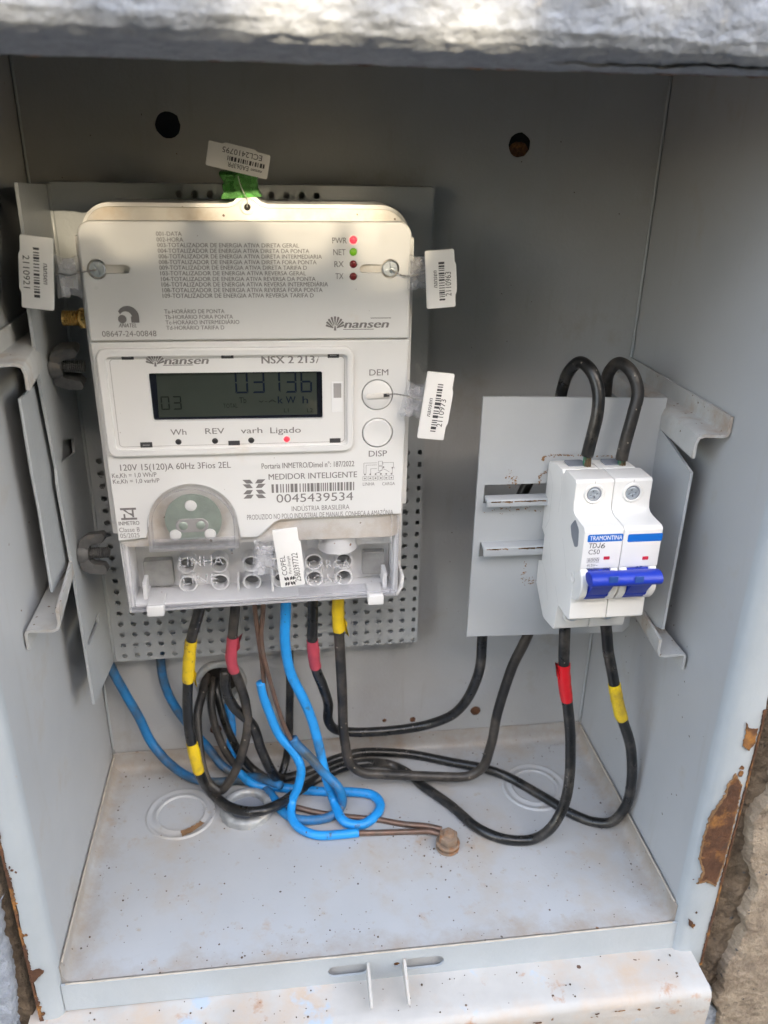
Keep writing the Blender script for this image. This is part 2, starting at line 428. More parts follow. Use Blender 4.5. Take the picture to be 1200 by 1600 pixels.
def spline(P, n=8):
    P = [Vector(p) for p in P]; out = []
    for i in range(len(P)-1):
        p0 = P[i-1] if i else P[0]*2-P[1]; p1 = P[i]; p2 = P[i+1]; p3 = P[i+2] if i+2 < len(P) else P[-1]*2-P[-2]
        t0 = 0; t1 = t0 + max((p1-p0).length, .01)**.5; t2 = t1 + max((p2-p1).length, .01)**.5; t3 = t2 + max((p3-p2).length, .01)**.5
        for k in range(n):
            t = t1 + (t2-t1)*k/n
            A1 = p0*((t1-t)/(t1-t0)) + p1*((t-t0)/(t1-t0)); A2 = p1*((t2-t)/(t2-t1)) + p2*((t-t1)/(t2-t1)); A3 = p2*((t3-t)/(t3-t2)) + p3*((t-t2)/(t3-t2))
            B1 = A1*((t2-t)/(t2-t0)) + A2*((t-t0)/(t2-t0)); B2 = A2*((t3-t)/(t3-t1)) + A3*((t-t1)/(t3-t1))
            out.append(B1*((t2-t)/(t2-t1)) + B2*((t-t1)/(t2-t1)))
    out.append(P[-1]); return out
def tube(bm, path, r, seg=12, cap=True):
    P = [Vector(p) for p in path]; N = len(P)
    T = [(P[min(i+1, N-1)] - P[max(i-1, 0)]).normalized() for i in range(N)]
    nrm = T[0].orthogonal().normalized(); rings = []
    for i in range(N):
        nrm = (nrm - T[i]*nrm.dot(T[i])).normalized(); bi = T[i].cross(nrm)
        rr = r[i] if isinstance(r, (list, tuple)) else r
        rings.append([bm.verts.new(P[i] + (nrm*math.cos(2*PI*k/seg) + bi*math.sin(2*PI*k/seg))*rr) for k in range(seg)])
    for A, C in zip(rings, rings[1:]):
        for k in range(seg): bm.faces.new((A[k], A[(k+1) % seg], C[(k+1) % seg], C[k]))
    if cap: bm.faces.new(rings[0][::-1]); bm.faces.new(rings[-1])

# ---- lettering: text outlines turned to flat mesh on a face
_tc = bpy.data.curves.new('lettering', 'FONT'); _to = bpy.data.objects.new('lettering_source', _tc); COL.objects.link(_to)
_tc.resolution_u = 3
def text(bm, s, u0, u1, v, cap, mx=FACE, w=0.06, bold=0.0, shear=0.0, depth=0.0):
    _tc.body = s; _tc.offset = 0; _tc.shear = shear; _tc.extrude = 0
    bpy.context.view_layer.update()
    me = bpy.data.meshes.new_from_object(_to)
    b = BM(); b.from_mesh(me); bpy.data.meshes.remove(me)
    x0 = min(q.co.x for q in b.verts); x1 = max(q.co.x for q in b.verts)
    kx = (u1-u0)/(x1-x0); ky = cap/0.682
    for q in b.verts: q.co = Vector((u0 + (q.co.x-x0)*kx, v + q.co.y*ky, w))
    if bold > .004:
        d = bold*cap/0.682*1.1; b2 = b.copy()
        for q in b.verts: q.co.x -= d*.5
        for q in b2.verts: q.co.x += d*.5; q.co.z += .004
        add(bm, b2, mx)
    if depth:
        g = bmesh.ops.extrude_face_region(b, geom=b.faces[:])
        for q in g['geom']:
            if isinstance(q, bmesh.types.BMVert): q.co.z += depth
    add(bm, b, mx)
def quad(bm, x0, y0, x1, y1, w, mx=FACE):
    b = BM(); b.faces.new([b.verts.new(p) for p in ((x0, y0, w), (x1, y0, w), (x1, y1, w), (x0, y1, w))]); add(bm, b, mx)
def poly(bm, pts, w, mx=FACE):
    b = BM(); b.faces.new([b.verts.new((p[0], p[1], w)) for p in pts]); add(bm, b, mx)
def stroke(bm, pts, t, w, mx=FACE):
    for a, c in zip(pts, pts[1:]):
        a = Vector(a); c = Vector(c); d = (c-a).normalized(); n = Vector((-d.y, d.x))*t/2; e = d*t/2
        poly(bm, [a-e-n, c+e-n, c+e+n, a-e+n], w, mx)
def barcode(bm, u0, v0, u1, v1, mx, w=0.06, n=46, seed=1):
    rnd = random.Random(seed); x = u0; unit = (u1-u0)/(n*1.9)
    while x < u1 - unit*2:
        a = unit*rnd.choice((1, 1, 2, 2.6)); quad(bm, x, v0, min(x+a, u1), v1, w, mx); x += a + unit*rnd.choice((.9, 1.2, 1.8))

def screw_head(name, mx, r, h, m, parent, slot=0.62, rot=0.3):
    bm = BM()
    a = r*slot; t = r*0.13
    cross = [(t, t), (t, a), (-t, a), (-t, t), (-a, t), (-a, -t), (-t, -t), (-t, -a), (t, -a), (t, -t), (a, -t), (a, t)]
    cross = [(p[0]*math.cos(rot)-p[1]*math.sin(rot), p[0]*math.sin(rot)+p[1]*math.cos(rot)) for p in cross]
    prism(bm, circ(0, 0, r*0.93, 28), h*0.35, h, mx=mx, holes=[cross])
    lathe(bm, [(0, h*.3), (r, h*.3), (r, h*.8), (r*.9, h*.99)], 28, mx)
    lathe(bm, [(r*.6, -h), (r*.6, h*.3)], 16, mx)
    return obj(name, bm, m, parent, 30)

# ------------------------------------------------------------------ setting: ground and masonry
bm = BM(); box(bm, (-20000, -20000, -1500), (20000, 3000, -1300))
g = obj('ground', bm, M['ground'], None, None); g['kind'] = 'structure'

def fbm(x, y, z, s, o=4):
    v = 0; a = 1; t = 0
    for _ in range(o): v += a*noise.noise(Vector((x/s, y/s, z/s))); t += a; a *= .5; s *= .5
    return v/t
wall = thing('masonry_wall', 'rough masonry wall with blue grey paint and broken brown mortar around the box', 'wall', (150, 0, 0))
def sheet(name, m, fn, nu, nv, label=None, stuff=False):
    bm = BM(); V = [[bm.verts.new(fn(i/nu, j/nv)) for i in range(nu+1)] for j in range(nv+1)]
    for j in range(nv):
        for i in range(nu): bm.faces.new((V[j][i], V[j][i+1], V[j+1][i+1], V[j+1][i]))
    return obj(name, bm, m, wall, 180, label)
def lintel_fn(a, b):
    # cross-section: top front -> lower front edge (rounded) -> underside -> back at the box
    x = -120 + a*560
    y0 = -46 + 24*min(1, max(0, (x-60)/200)); zb = 380.5 + 0.002*(x-150)
    sec = [(y0-3, 520), (y0-2, 470), (y0-1.5, 430), (y0-1, 400), (y0-.6, 390), (y0, 385), (y0+2, 382), (y0+6, 380.2), (y0+14, 379.6), (-16, 379), (-3.6+1.5*noise.noise(Vector((x*.06, 3, 3)))+.8*noise.noise(Vector((x*.3, 3, 3))), 378.2), (-3.2, 384), (-3, 396)]
    t = b*(len(sec)-1); i = min(int(t), len(sec)-2); f = t-i
    y = sec[i][0]*(1-f)+sec[i+1][0]*f; z = sec[i][1]*(1-f)+sec[i+1][1]*f + (zb-380.5)
    d = fbm(x*.8, y, z, 11, 4)*1.3 + fbm(x+90, y, z, 4, 3)*1.3
    k = 1.0 if y < -6 else 0.35
    return (x, y - d*k*(0.9 if z > 383 else .3), z - d*k*(0.2 if z > 383 else .8))
sheet('lintel', M['plaster'], lintel_fn, 380, 132, 'blue grey painted rough plaster lintel over the box opening')
def right_mortar(a, b):
    z = -115 + b*515; x0 = 315.5 - 1.0*max(0, -z)/10 + 0.9*fbm(z, 3, 1, 9)
    x = x0 + a*46
    d = fbm(x, 5, z, 16, 5)*3.4 + fbm(x, 9, z, 4.5, 3)*1.5
    return (x, 3.5 - 4.5*min(1, a*3.2) - d, z)
sheet('mortar_joint', M['mortar'], right_mortar, 70, 420, 'crumbling brown mortar along the right frame')
EDGE = [(328.4, 89.9), (322.7, 69.1), (325.3, 46.3), (333.2, 26.2), (330.6, 6.5), (334.0, -3.1), (331.5, -21.6), (328.9, -26.0), (329.2, -45.7), (326.9, -56.5), (333.3, -66.8), (358.8, -150.3), (434.0, -165.3), (366.5, 86.1)]
def rough_edge(pts, amp, step=1.2, seed=3):
    out = []
    for i in range(len(pts)):
        a = Vector(pts[i]); c = Vector(pts[(i+1) % len(pts)]); n = max(1, int((c-a).length/step))
        for k in range(n):
            p = a + (c-a)*k/n
            out.append((p.x + amp*noise.noise(Vector((p.x*.9, p.y*.9, seed))), p.y + amp*noise.noise(Vector((p.x*.9, p.y*.9, seed+9)))))
    return out
def slab(name, pts, y0, y1, m, label=None, amp=1.0, step=1.5, seed=3, parent=None, relief=1.0, grid=2.2):
    """a layer of render: rough outline, displaced front"""
    bm = BM(); prism(bm, rough_edge(pts, amp, step, seed), -y1, -y0, mx=AY)
    bmesh.ops.triangulate(bm, faces=bm.faces[:])
    for _ in range(7):
        es = [e for e in bm.edges if e.calc_length() > grid]
        if not es or len(bm.faces) > 30000: break
        bmesh.ops.subdivide_edges(bm, edges=es, cuts=1); bmesh.ops.triangulate(bm, faces=[f for f in bm.faces if len(f.verts) > 3])
    for v in bm.verts:
        if v.co.y < (y0+y1)/2: v.co.y -= relief*fbm(v.co.x, 4, v.co.z, 13, 4)
    return obj(name, bm, m, parent or wall, 50, label)
def edge_x(P, z):
    for a, c in zip(P, P[1:]):
        if min(a[1], c[1]) <= z <= max(a[1], c[1]) and a[1] != c[1]: return a[0] + (c[0]-a[0])*(z-a[1])/(c[1]-a[1])
    return P[0][0] if z > P[0][1] else P[-1][0]
def layer(name, m, P, s_, x0, x1, z0, z1, yb, label, nu, nv, th=13.0):
    """a coat of render whose broken edge dips behind the mortar"""
    def fn(a, b):
        z = z0 + (z1-z0)*b; x = x0 + (x1-x0)*a
        d = s_*(x - edge_x(P, z)) + 2.6*fbm(x, 3, z, 11, 3) + .7*noise.noise(Vector((x*.3, z*.3, 4)))
        k = max(0, min(1, d/1.5)); k = k*k*(3-2*k)
        return (x + .5*noise.noise(Vector((x*.5, z*.5, 9))), yb + th*(1-k) - 1.6*fbm(x, 6, z, 15, 5)*k - .7*fbm(x, 1, z, 4, 3), z)
    return sheet(name, m, fn, nu, nv, label)
layer('render_patch', M['render'], EDGE[:11], 1, 318, 365, -115, 130, -6.5, 'pale beige render broken along its edge', 90, 300)
PB = [(313.2, -29.2), (327.6, -50.7), (326.3, -59.2), (335.0, -70.0), (347.2, -104.7), (360.7, -154.1), (317.5, -145.4), (312.0, -48.3)]
slab('painted_patch', PB, -4.0, 3, M['plaster'], 'blue grey paint left on the wall below the frame', 0.8, 1.2, 8, relief=.5)
def left_mortar(a, b):
    z = -115 + b*355; x = -14.6 - max(0, a-.08)*44 + .9*fbm(z, 2, 5, 8)
    d = fbm(x, 7, z, 14, 5)*2.4 + fbm(x, 2, z, 4, 3)*1.0
    return (x, 40 - 40*min(1, a/.08) - d, z)
sheet('mortar_joint', M['mortar'], left_mortar, 40, 280, 'tan mortar strip beyond the gap left of the frame')
PL = [(-29.0, 72.7), (-14.8, 63.5), (-16.3, 44.4), (-17.7, 16.2), (-20.4, -18.3), (-23.3, -55.4), (-79.0, -44.8), (-53.5, 75.8)]
layer('painted_patch', M['plaster'], PL[:6], -1, -75, -12, -115, 60, -5.5, 'flaking blue grey paint on the wall at lower left', 90, 180)
bm = BM(); box(bm, (-200, 152, -120), (520, 160, 560)); obj('backing', bm, M['hole'], wall, None)  # near-black sheet painted as the shade behind the box's holes and side gap

# ------------------------------------------------------------------ the steel box
box_t = thing('meter_box', 'open grey painted steel meter box set in the wall, rusty along its frame', 'electrical box', (150, 72, 0))
W, D, H = 300.0, 145.0, 398.0
def panel(name, m, fn, nu, nv, out, label=None):
    """sheet steel: an inner face and an outer face 1.2 mm behind it, closed along the rim"""
    bm = BM(); G = []
    for off in (0, 1.2*out): G.append([[bm.verts.new(Vector(fn(i/nu, j/nv)) + Vector((off, 0, 0))) for i in range(nu+1)] for j in range(nv+1)])
    for V in G:
        for j in range(nv):
            for i in range(nu): bm.faces.new((V[j][i], V[j][i+1], V[j+1][i+1], V[j+1][i]))
    A, B = G
    for j in range(nv):
        for i in (0, nu): bm.faces.new((A[j][i], A[j+1][i], B[j+1][i], B[j][i]))
    for i in range(nu):
        for j in (0, nv): bm.faces.new((A[j][i], A[j][i+1], B[j][i+1], B[j][i]))
    return obj(name, bm, m, box_t, 60, label)
cav = [rough_edge(circ(64.3, 363.9, 5.6, 18), .5, 1.2, 4), rough_edge(circ(228.3, 358.4, 5.4, 18), .6, 1.2, 2), circ(68.8, 60.2, 12.2, 28)]
bm = BM(); prism(bm, [(0, -1), (W, -1), (W, H), (0, H)], -D-1.2, -D, mx=AY, holes=cav)
obj('back_panel', bm, M['paint'], box_t, None)
bm = BM(); poly(bm, rough_edge(circ(228.2, 356.4, 4.9, 14, 3.6), .8, 1, 6), -1.6, frame((0, D, 0), (1, 0, 0), (0, 0, 1))); obj('rust_patch', bm, M['rust'], box_t, None)
bulge = lambda y, z: 2.2*math.exp(-((y-60)/45)**2-((z-90)/70)**2) + 0.5*fbm(0, y, z, 110, 2)
panel('side_panel', M['sidepaint'], lambda a, b: (W + bulge(a*145, b*H)*min(1, a*145/12)*min(1, (1-a)*145/12), a*145, b*H-1), 30, 70, 1)
panel('side_panel', M['sidepaint'], lambda a, b: (-0.8*(0.4*bulge(a*145, b*H))*min(1, a*145/12)*min(1, (1-a)*145/12), a*145, b*H-1), 30, 70, -1)
bm = BM(); box(bm, (0, 0, H-1), (W, D, H)); obj('top_panel', bm, M['rusttop'], box_t, None)
# floor pan with turned-up, rounded edges and a folded front lip
bm = BM()
prof = [(.8, 10.5), (.8, 4.5), (1.4, 2.4), (2.8, .8), (5, .1), (7.5, 0), (292.5, 0), (295, .1), (297.2, .8), (298.6, 2.4), (299.2, 4.5), (299.2, 10.5), (299.9, 10.5), (299.9, -1), (.1, -1), (.1, 10.5)]
AYL = Matrix(((1, 0, 0, 0), (0, 0, 1, 0), (0, 1, 0, 0), (0, 0, 0, 1)))
prism(bm, prof, 1.0, 141.5, mx=AYL)
prism(bm, [(144.6, -1.1), (144.6, 12.3), (143.6, 12.3), (143.5, 5), (142.9, 2.6), (141.6, .9), (139.5, .12), (137.5, .05), (137, -1.1)], .05, 299.95, mx=AX)
obj('floor_pan', bm, M['floor'], box_t, 40)
def slotpts(x0, z0, x1, z1):
    r = (z1-z0)/2
    return [(x0+r-r*math.sin(PI*i/8)*1.0, (z0+z1)/2 + r*math.cos(PI*i/8)) for i in range(9)] + [(x1, z0), (x1, z1)]
LS = [(123.3, -3.2), (143.0, -17.1), (160.2, -3.3), (180.6, -17.8)]
def oval(x0, z0, x1, z1):
    r = (z1-z0)/2; c = (z0+z1)/2
    return [(x0+r-r*math.sin(PI*i/8), c+r*math.cos(PI*i/8)) for i in range(9)] + [(x1-r+r*math.sin(PI*i/8), c-r*math.cos(PI*i/8)) for i in range(9)]
zl0, zl1 = -13.2, -5.6
bm = BM()
# z of the lip's own edge rises a little to the right as in a bent sheet
prism(bm, [(0, -16.8), (304.0, -19.0), (301, 0.25), (150, -.1), (0, 0.25)], -.2, 1.0, mx=AY, holes=[oval(LS[0][0], zl0, LS[1][0], zl1), oval(LS[2][0], zl0, LS[3][0], zl1), circ(157, -8.8, 1.7, 10)])
lip = obj('front_lip', bm, M['frame'], box_t, None)
bm = BM(); box(bm, (1, 1.9, -18.5), (303, 2.4, -1.2)); obj('lip_return', bm, M['paint'], box_t, None)
bm = BM(); tube(bm, [(x, -.3 + .15*noise.noise(Vector((x*.1, 0, 0))), .25 - .3*math.sin(PI*x/301)) for x in range(2, 301, 4)], .55, 6); obj('lip_edge', bm, M['caulk'], box_t, 180, 'pale top edge of the front lip')  # pale tan bead drawn along the lip's top edge
for x in (LS[1][0]-.3, LS[2][0]+.3):
    bm = BM(); prism(bm, rpoly([(-1, -4.2), (-1, -13.4), (-9, -15), (-17, -15.5), (-19.5, -13.2), (-17, -10.8), (-8, -6.5), (-4, -4.4)], 1.2, 3), x-.7, x+.7, .25, 1, mx=AX)
    obj('lock_tab', bm, M['sill'], box_t, 40, 'bent hasp tab with worn rusty edge')
bm = BM(); lathe(bm, [(2.2, .02), (1.9, -.9), (0, -1.4)], 12, frame((157, -1, -8.8), (1, 0, 0), (0, 0, 1))); obj('rivet_dent', bm, M['rust'], box_t)
# projecting sill under the opening
bm = BM(); prism(bm, [(3, -17.8), (-18, -17.2), (-23, -17.4), (-25.6, -18.6), (-26.8, -21), (-27, -30), (-27, -44), (3, -44)], -16, 309.5, mx=AX)
bmesh.ops.subdivide_edges(bm, edges=[e for e in bm.edges if e.calc_length() > 250], cuts=60)
for v in bm.verts:
    if v.co.y < -10: v.co.y += 1.1*fbm(v.co.x, 1, v.co.z, 40, 3); v.co.z += .8*fbm(v.co.x, 4, v.co.z, 30, 3)
obj('sill', bm, M['sill'], box_t, 40, 'pale rust stained ledge below the front lip')
# frame flanges at both sides
for s, xw, z0 in ((-1, 0, -34), (1, W, -30)):
    bm = BM(); k = 1 if s > 0 else .62
    sec = [(0, 4), (0, 0), (1.0, -2.2), (3.2, -3.6), (6, -4.0), (13.5*k+1.5, -3.9), (15.4*k+.6, -3.0), (15.8*k+.6, 1), (15.8*k+.6, 8)]
    rows = 120; V = []
    for j in range(rows+1):
        z = z0 + (H-z0)*j/rows; row = []
        for i, (dx, y) in enumerate(sec):
            e = (.9*fbm(3, s*9, z, 7, 3) + .5*noise.noise(Vector((z*.8, s, 2)))) if i >= 5 else 0
            row.append(bm.verts.new((xw + s*(dx + 1.0*(s > 0)*min(1, dx/4) + 2.6*(s > 0)*max(0, z/150)*0 + e), y + .25*fbm(dx, 8, z, 25, 2), z)))
        V.append(row)
    for j in range(rows):
        for i in range(len(sec)-1): bm.faces.new((V[j][i], V[j][i+1], V[j+1][i+1], V[j+1][i]))
    bm.faces.new(V[0])
    obj('frame_flange', bm, M['frame'], box_t, 60, 'chipped grey frame edge with a big rust patch' if s > 0 else 'grey frame edge with rust along its outer side')
def chip(pts, y, m=M['rust'], label=None, amp=.7, th=.5, seed=3):
    bm = BM(); prism(bm, rough_edge(rough_edge(pts, amp, .9, seed), amp*.45, .35, seed+20), -y, -y+th, mx=AY); return obj('rust_patch', bm, m, box_t, None, label)
def zc(l): return [(1040+a/3.077, 1080+b/3.077) for a, b in l]
chip([(309.8, 99.2), (314.2, 91.5), (314.8, 78.3), (315.1, 62.8), (314.9, 42.5), (314.1, 27.9), (308.1, 32.3), (303.6, 30.3), (305.1, 38.4), (301.4, 48.4), (301.0, 61.7), (301.8, 73.9), (306.9, 87.2), (307.2, 93.0)], -4.02, M['ruststain'], amp=1.1, th=.7, seed=12)
chip([(310.0, 98.0), (313.8, 91.5), (314.3, 78.3), (314.5, 62.8), (314.3, 42.8), (313.2, 29.8), (307.8, 34.0), (304.5, 31.6), (306.2, 38.3), (302.2, 48.3), (301.8, 61.7), (302.7, 73.2), (307.7, 86.5), (307.6, 92.1)], -4.1, label='large flaking rust patch on the right frame edge', th=.7)
chip([(308.7, 128.0), (311.2, 124.4), (314.7, 124.1), (315.3, 115.9), (313.3, 112.0), (309.7, 115.0), (309.7, 122.2)], -4.1, seed=5)
chip([(303.5, 7.1), (306.5, 3.8), (307.4, -0.8), (304.8, 2.1)], -4.0, seed=6, amp=.3)
chip([(-9.7, 16.6), (-6.5, 17.5), (-4.0, 15.9), (-7.0, 12.4), (-9.7, 9.0), (-11.2, 11.1)], -4.2, seed=7)
rq = random.Random(77)
for k in range(16):
    z = rq.gauss(60, 26); x = 305.5 + rq.random()*9; r_ = .35 + .9*rq.random()**2
    chip(circ(x, z, r_, 7, r_*rq.uniform(.8, 2.2)), -4.05, M['rust'], amp=.5, th=.5, seed=k)
for k in range(9):
    chip(circ(-9.6 + rq.random()*3, rq.uniform(-25, 110), .3 + .5*rq.random(), 6, .4 + .9*rq.random()), -4.0, M['rust'], amp=.4, th=.5, seed=k+40)
for s_, xo, z0, z1, wd in ((-1, -10.4, -34, 118, 1.9), (1, 316.6, -29, 135, 1.1)):
    bm = BM(); A = []; B = []
    for i in range(int((z1-z0)/.7)):
        z = z0+i*.7; e = max(.08, wd*(.30 + .9*fbm(2, s_*7, z, 12, 3) + .7*noise.noise(Vector((z*.9, s_, 5)))))
        A.append((xo - s_*e + .5*fbm(3, s_*9, z, 7, 3)*(-1), z)); B.append((xo + s_*(.6+.5*noise.noise(Vector((z*1.3, 9, s_)))), z))
    prism(bm, A + B[::-1], 3.7, 4.35, mx=AY); obj('rust_fringe', bm, M['rust'], box_t, None, 'ragged rust along the outer edge of the frame')
rp = random.Random(4)
for k in range(22):
    x = rp.choice((130, 150, 168, 232, 246, 262, 284)) + rp.gauss(0, 5); w_ = .8 + 4.5*rp.random()**2; h_ = .4 + 1.1*rp.random()**2; zz = -20.8 - rp.random()*3.2
    bm = BM(); poly(bm, rough_edge([(x, zz), (x+w_, zz+rp.uniform(-.4, .5)), (x+w_+.3, zz-h_), (x+w_*.4, zz-h_*1.3), (x-.2, zz-h_*.6)], .55, .5, k), .0, frame((0, -27.75, 0), (1, 0, 0), (0, 0, 1)))
    obj('rust_patch', bm, M['ruststain'] if k % 3 else M['rust'], box_t, None)
# rust spots and knock-outs
for (px, pz, r) in [(63.4, 25.0, 3.6), (228.1, 25.9, 3.5), (187.3, 22.1, 2.0), (169.1, 23.1, 1.4)]:
    bm = BM(); lathe(bm, [(r, -.2), (r*.9, .5), (r*.5, .9), (0, .8)], 14, frame((px, 145, pz), (1, 0, 0), (0, 0, 1)))
    for v in bm.verts: v.co.x += .5*noise.noise(v.co*.7); v.co.z += .5*noise.noise(v.co*.7+Vector((5, 5, 5)))
    obj('rust_spot', bm, M['rust'], box_t, 60)
for (cx, cy) in ((44.6, 102.0), (256.4, 101.0)):
    bm = BM(); lathe(bm, [(20.2, -.2), (19.6, .8), (18.8, 1.0), (17.8, .2), (15.8, .05), (14.6, .9), (13.9, 1.15), (13.1, .6), (12.9, -.25)], 56, Matrix.Translation((cx, cy, .05)))
    obj('knockout', bm, M['floor'], box_t, 60)
bm = BM(); poly(bm, rough_edge([(47, 83.2), (53, 86.5), (58.5, 92), (56.6, 94), (51, 89.6), (46, 87.5)], .8, 1, 2), 1.2, IDM); obj('rust_patch', bm, M['ruststain'], box_t, None)
for P in ([(1.0, 140.2, 26.6), (1.0, -2.9, 23.6)], [(299.0, 145.2, 14.9), (299.0, -2.8, 16.2)]):
    a, b = Vector(P[0]), Vector(P[1]); xx = 1.0 if a.x < 100 else 299.0
    bm = BM(); tube(bm, [(xx, 143-i*3.5, 10.9+.35*noise.noise(Vector((i*.6, xx, 0)))) for i in range(41)], [.55+.3*noise.noise(Vector((i*.9, xx, 3))) for i in range(41)], 6)
    obj('seam_bead', bm, M['caulk'], box_t, 180)
for xx in (.9, 299.1):
    bm = BM(); tube(bm, [(xx, 144.2, 12+i*7) for i in range(55)], [.75+.3*noise.noise(Vector((i*.5, xx, 8))) for i in range(55)], 6)
    obj('seam_bead', bm, M['frame'], box_t, 180)
# Z rails welded along both side walls
def rail(s, zweb, up_in, y0):
    """s side, inner flange goes up or down from the web"""
    bm = BM(); wx = W-.6 if s > 0 else .6; t = 1.3; secs = []
    for y, wid in ((y0, 14.0), (y0+1, 14), (84, 9.6), (143.5, 9.6)):
        xi = wx - s*wid; dz = 8.5*(1 if up_in else -1)
        pts = [(wx, zweb - dz*1.05), (wx, zweb-dz*.2), (wx-s*.8, zweb), (wx-s*3, zweb+dz*.06), (xi+s*3, zweb), (xi+s*.8, zweb+dz*.08), (xi, zweb+dz*.35), (xi, zweb+dz*1.1)]
        q = [Vector((p[0], p[1])) for p in pts]; off = []
        for i in range(len(q)):
            d = (q[min(i+1, len(q)-1)]-q[max(i-1, 0)]).normalized(); off.append(q[i] + Vector((-d.y, d.x))*t*(1 if s > 0 else -1)*(1 if up_in else -1))
        secs.append([bm.verts.new((p.x, y, p.y)) for p in q + off[::-1]])
    n = len(secs[0])
    for A, C in zip(secs, secs[1:]):
        for i in range(n): bm.faces.new((A[i], A[(i+1) % n], C[(i+1) % n], C[i]))
    h = n//2
    for sec in (secs[0], secs[-1]):
        for i in range(h-1): bm.faces.new((sec[i], sec[i+1], sec[n-2-i], sec[n-1-i]))
    return obj('rail', bm, M['rail'], box_t, 50)
rail(1, 246.5, False, 37); rail(1, 137.0, True, 36.5); rail(-1, 279.0, False, 45); rail(-1, 169.5, True, 35)

bm = BM(); P = [(x, -3.0 + .4*noise.noise(Vector((x*.05, 1, 1))), 378.6 + .5*noise.noise(Vector((x*.12, 5, 1)))) for x in range(-8, 312, 2)]
tube(bm, P, [max(.10, .45 + .6*noise.noise(Vector((p[0]*.3, 2, 9)))) for p in P], 6); obj('rust_fringe', bm, M['rust'], box_t, 180, 'rusty upper edge of the box under the lintel')
rc = random.Random(31); bm = BM()
def crumb(bm, x, y, z, r):
    b = BM(); bmesh.ops.create_icosphere(b, subdivisions=1, radius=r)
    for v in b.verts: v.co = Vector((v.co.x*rc.uniform(.6, 1.5), v.co.y*rc.uniform(.6, 1.4), v.co.z*rc.uniform(.4, .9)))
    add(bm, b, Matrix.Translation((x, y, z)) @ Matrix.Rotation(rc.random()*6, 4, 'Z'))
for k in range(320):
    e = rc.random()
    if e < .35: x, y = rc.uniform(6, 294), 139 - abs(rc.gauss(0, 14))
    elif e < .5: x, y = rc.choice((7, 293)) + rc.gauss(0, 2), rc.uniform(4, 138)
    elif e < .65: x, y = rc.uniform(6, 294), 3 + abs(rc.gauss(0, 6))
    else: x, y = rc.uniform(8, 292), rc.uniform(4, 138)
    crumb(bm, min(292, max(8, x)), min(137, max(2, y)), .12, .13 + .42*rc.random()**3)
for k in range(70): crumb(bm, rc.uniform(5, 300), rc.uniform(-22, -2), -17.0, .2 + .5*rc.random()**3)
for k in range(60): crumb(bm, 194+rc.gauss(0, 14), 60+rc.gauss(0, 12), .12, .2 + .5*rc.random()**2)
obj('dirt_crumbs', bm, M['crumb'], box_t, None, stuff=True)
# conduit bushings
b1 = thing('conduit_bushing', 'grey metal conduit ring standing in the box floor under the black cable', 'conduit fitting', (82.4, 100.5, 0))
def ring(n, prof, seg, mx, m, par, dis=.0):
    bm = BM(); lathe(bm, prof, seg, mx)
    if dis:
        for v in bm.verts: v.co += Vector((noise.noise(v.co*.35), noise.noise(v.co*.35+Vector((9, 1, 4))), noise.noise(v.co*.35+Vector((2, 8, 4)))))*dis
    return obj(n, bm, m, par, 60)
ring('collar', [(10.4, .1), (10.2, 3.4), (10.8, 4.4), (12.4, 4.8), (14.2, 4.3), (15.0, 3.2), (15.2, 1.6), (15.6, .1)], 40, Matrix.Translation((82.4, 100.5, 0)), M['zincfit'], b1, .5)
ring('opening', [(10.5, .3), (0, .2)], 28, Matrix.Translation((82.4, 100.5, 0)), M['cutgrey'], b1)
b2 = thing('conduit_bushing', 'round conduit mouth in the back wall with cables coming out', 'conduit fitting', (68.8, 145, 60.2))
fr2 = frame((68.8, 145, 60.2), (1, 0, 0), (0, 0, 1))
ring('collar', [(11.6, -12), (11.6, 2.2), (12.4, 3.0), (14.4, 2.8), (15.4, 1.2), (15.6, .1)], 40, fr2, M['zincfit'], b2, .4)
ring('opening', [(11.7, -6), (0, -6)], 24, fr2, M['hole'], b2)  # near-black disc painted as the shade inside the conduit
# grounding bolt
gb = thing('ground_bolt', 'rusty bolt and nut on the box floor clamping two bare copper wires', 'bolt', (194, 60, 0))
def hexp(r, a=0): return circ(0, 0, r, 6, a0=a)
mxg = Matrix.Translation((194, 60, 0)) @ Matrix.Rotation(.06, 4, 'X')
bm = BM(); lathe(bm, [(6.2, .2), (6.6, 1.0), (6.2, 1.8), (3, 1.9)], 24, mxg); lathe(bm, [(3, 3.6), (6.4, 3.8), (6.7, 4.7), (6.2, 5.5), (3, 5.6)], 24, mxg); obj('washer', bm, M['rustbolt'], gb, 50)
bm = BM(); prism(bm, hexp(5.6, .3), 5.7, 10.4, .7, 2, mx=mxg); obj('nut', bm, M['rustbolt'], gb, 40)
bm = BM(); lathe(bm, [(2.9, 0), (2.9, 12.2), (2.4, 13), (0, 13.2)], 16, mxg); obj('stud', bm, M['rustbolt'], gb, 50)

# ------------------------------------------------------------------ tray behind the meter
tray = thing('mounting_tray', 'grey perforated steel tray fixed behind the meter with a folded left side', 'mounting plate', (97, 130, 90))
holes = []
for i in range(25):
    for j in range(18):
        if j > 5 and 2 < i < 22: continue
        holes.append(circ(18.4+6.85*i, 92.2+6.88*j, 1.55, 10))
for i in range(10): holes.append(circ(68.5+6.85*i, 335.6, 1.55, 10))
bm = BM(); prism(bm, [(12.6, 88.6), (185.2, 90.6), (184.4, 339.7), (12.6, 338.8)], -131.2, -130, mx=AY, holes=holes)
obj('plate', bm, M['tray'], tray, None)
bm = BM(); box(bm, (183.8, 130.2, 90.7), (185.1, 141, 339.5)); obj('side_flange', bm, M['tray'], tray, None)
bm = BM(); box(bm, (12.6, 130.2, 338.6), (184.4, 141, 339.9)); obj('side_flange', bm, M['tray'], tray, None)
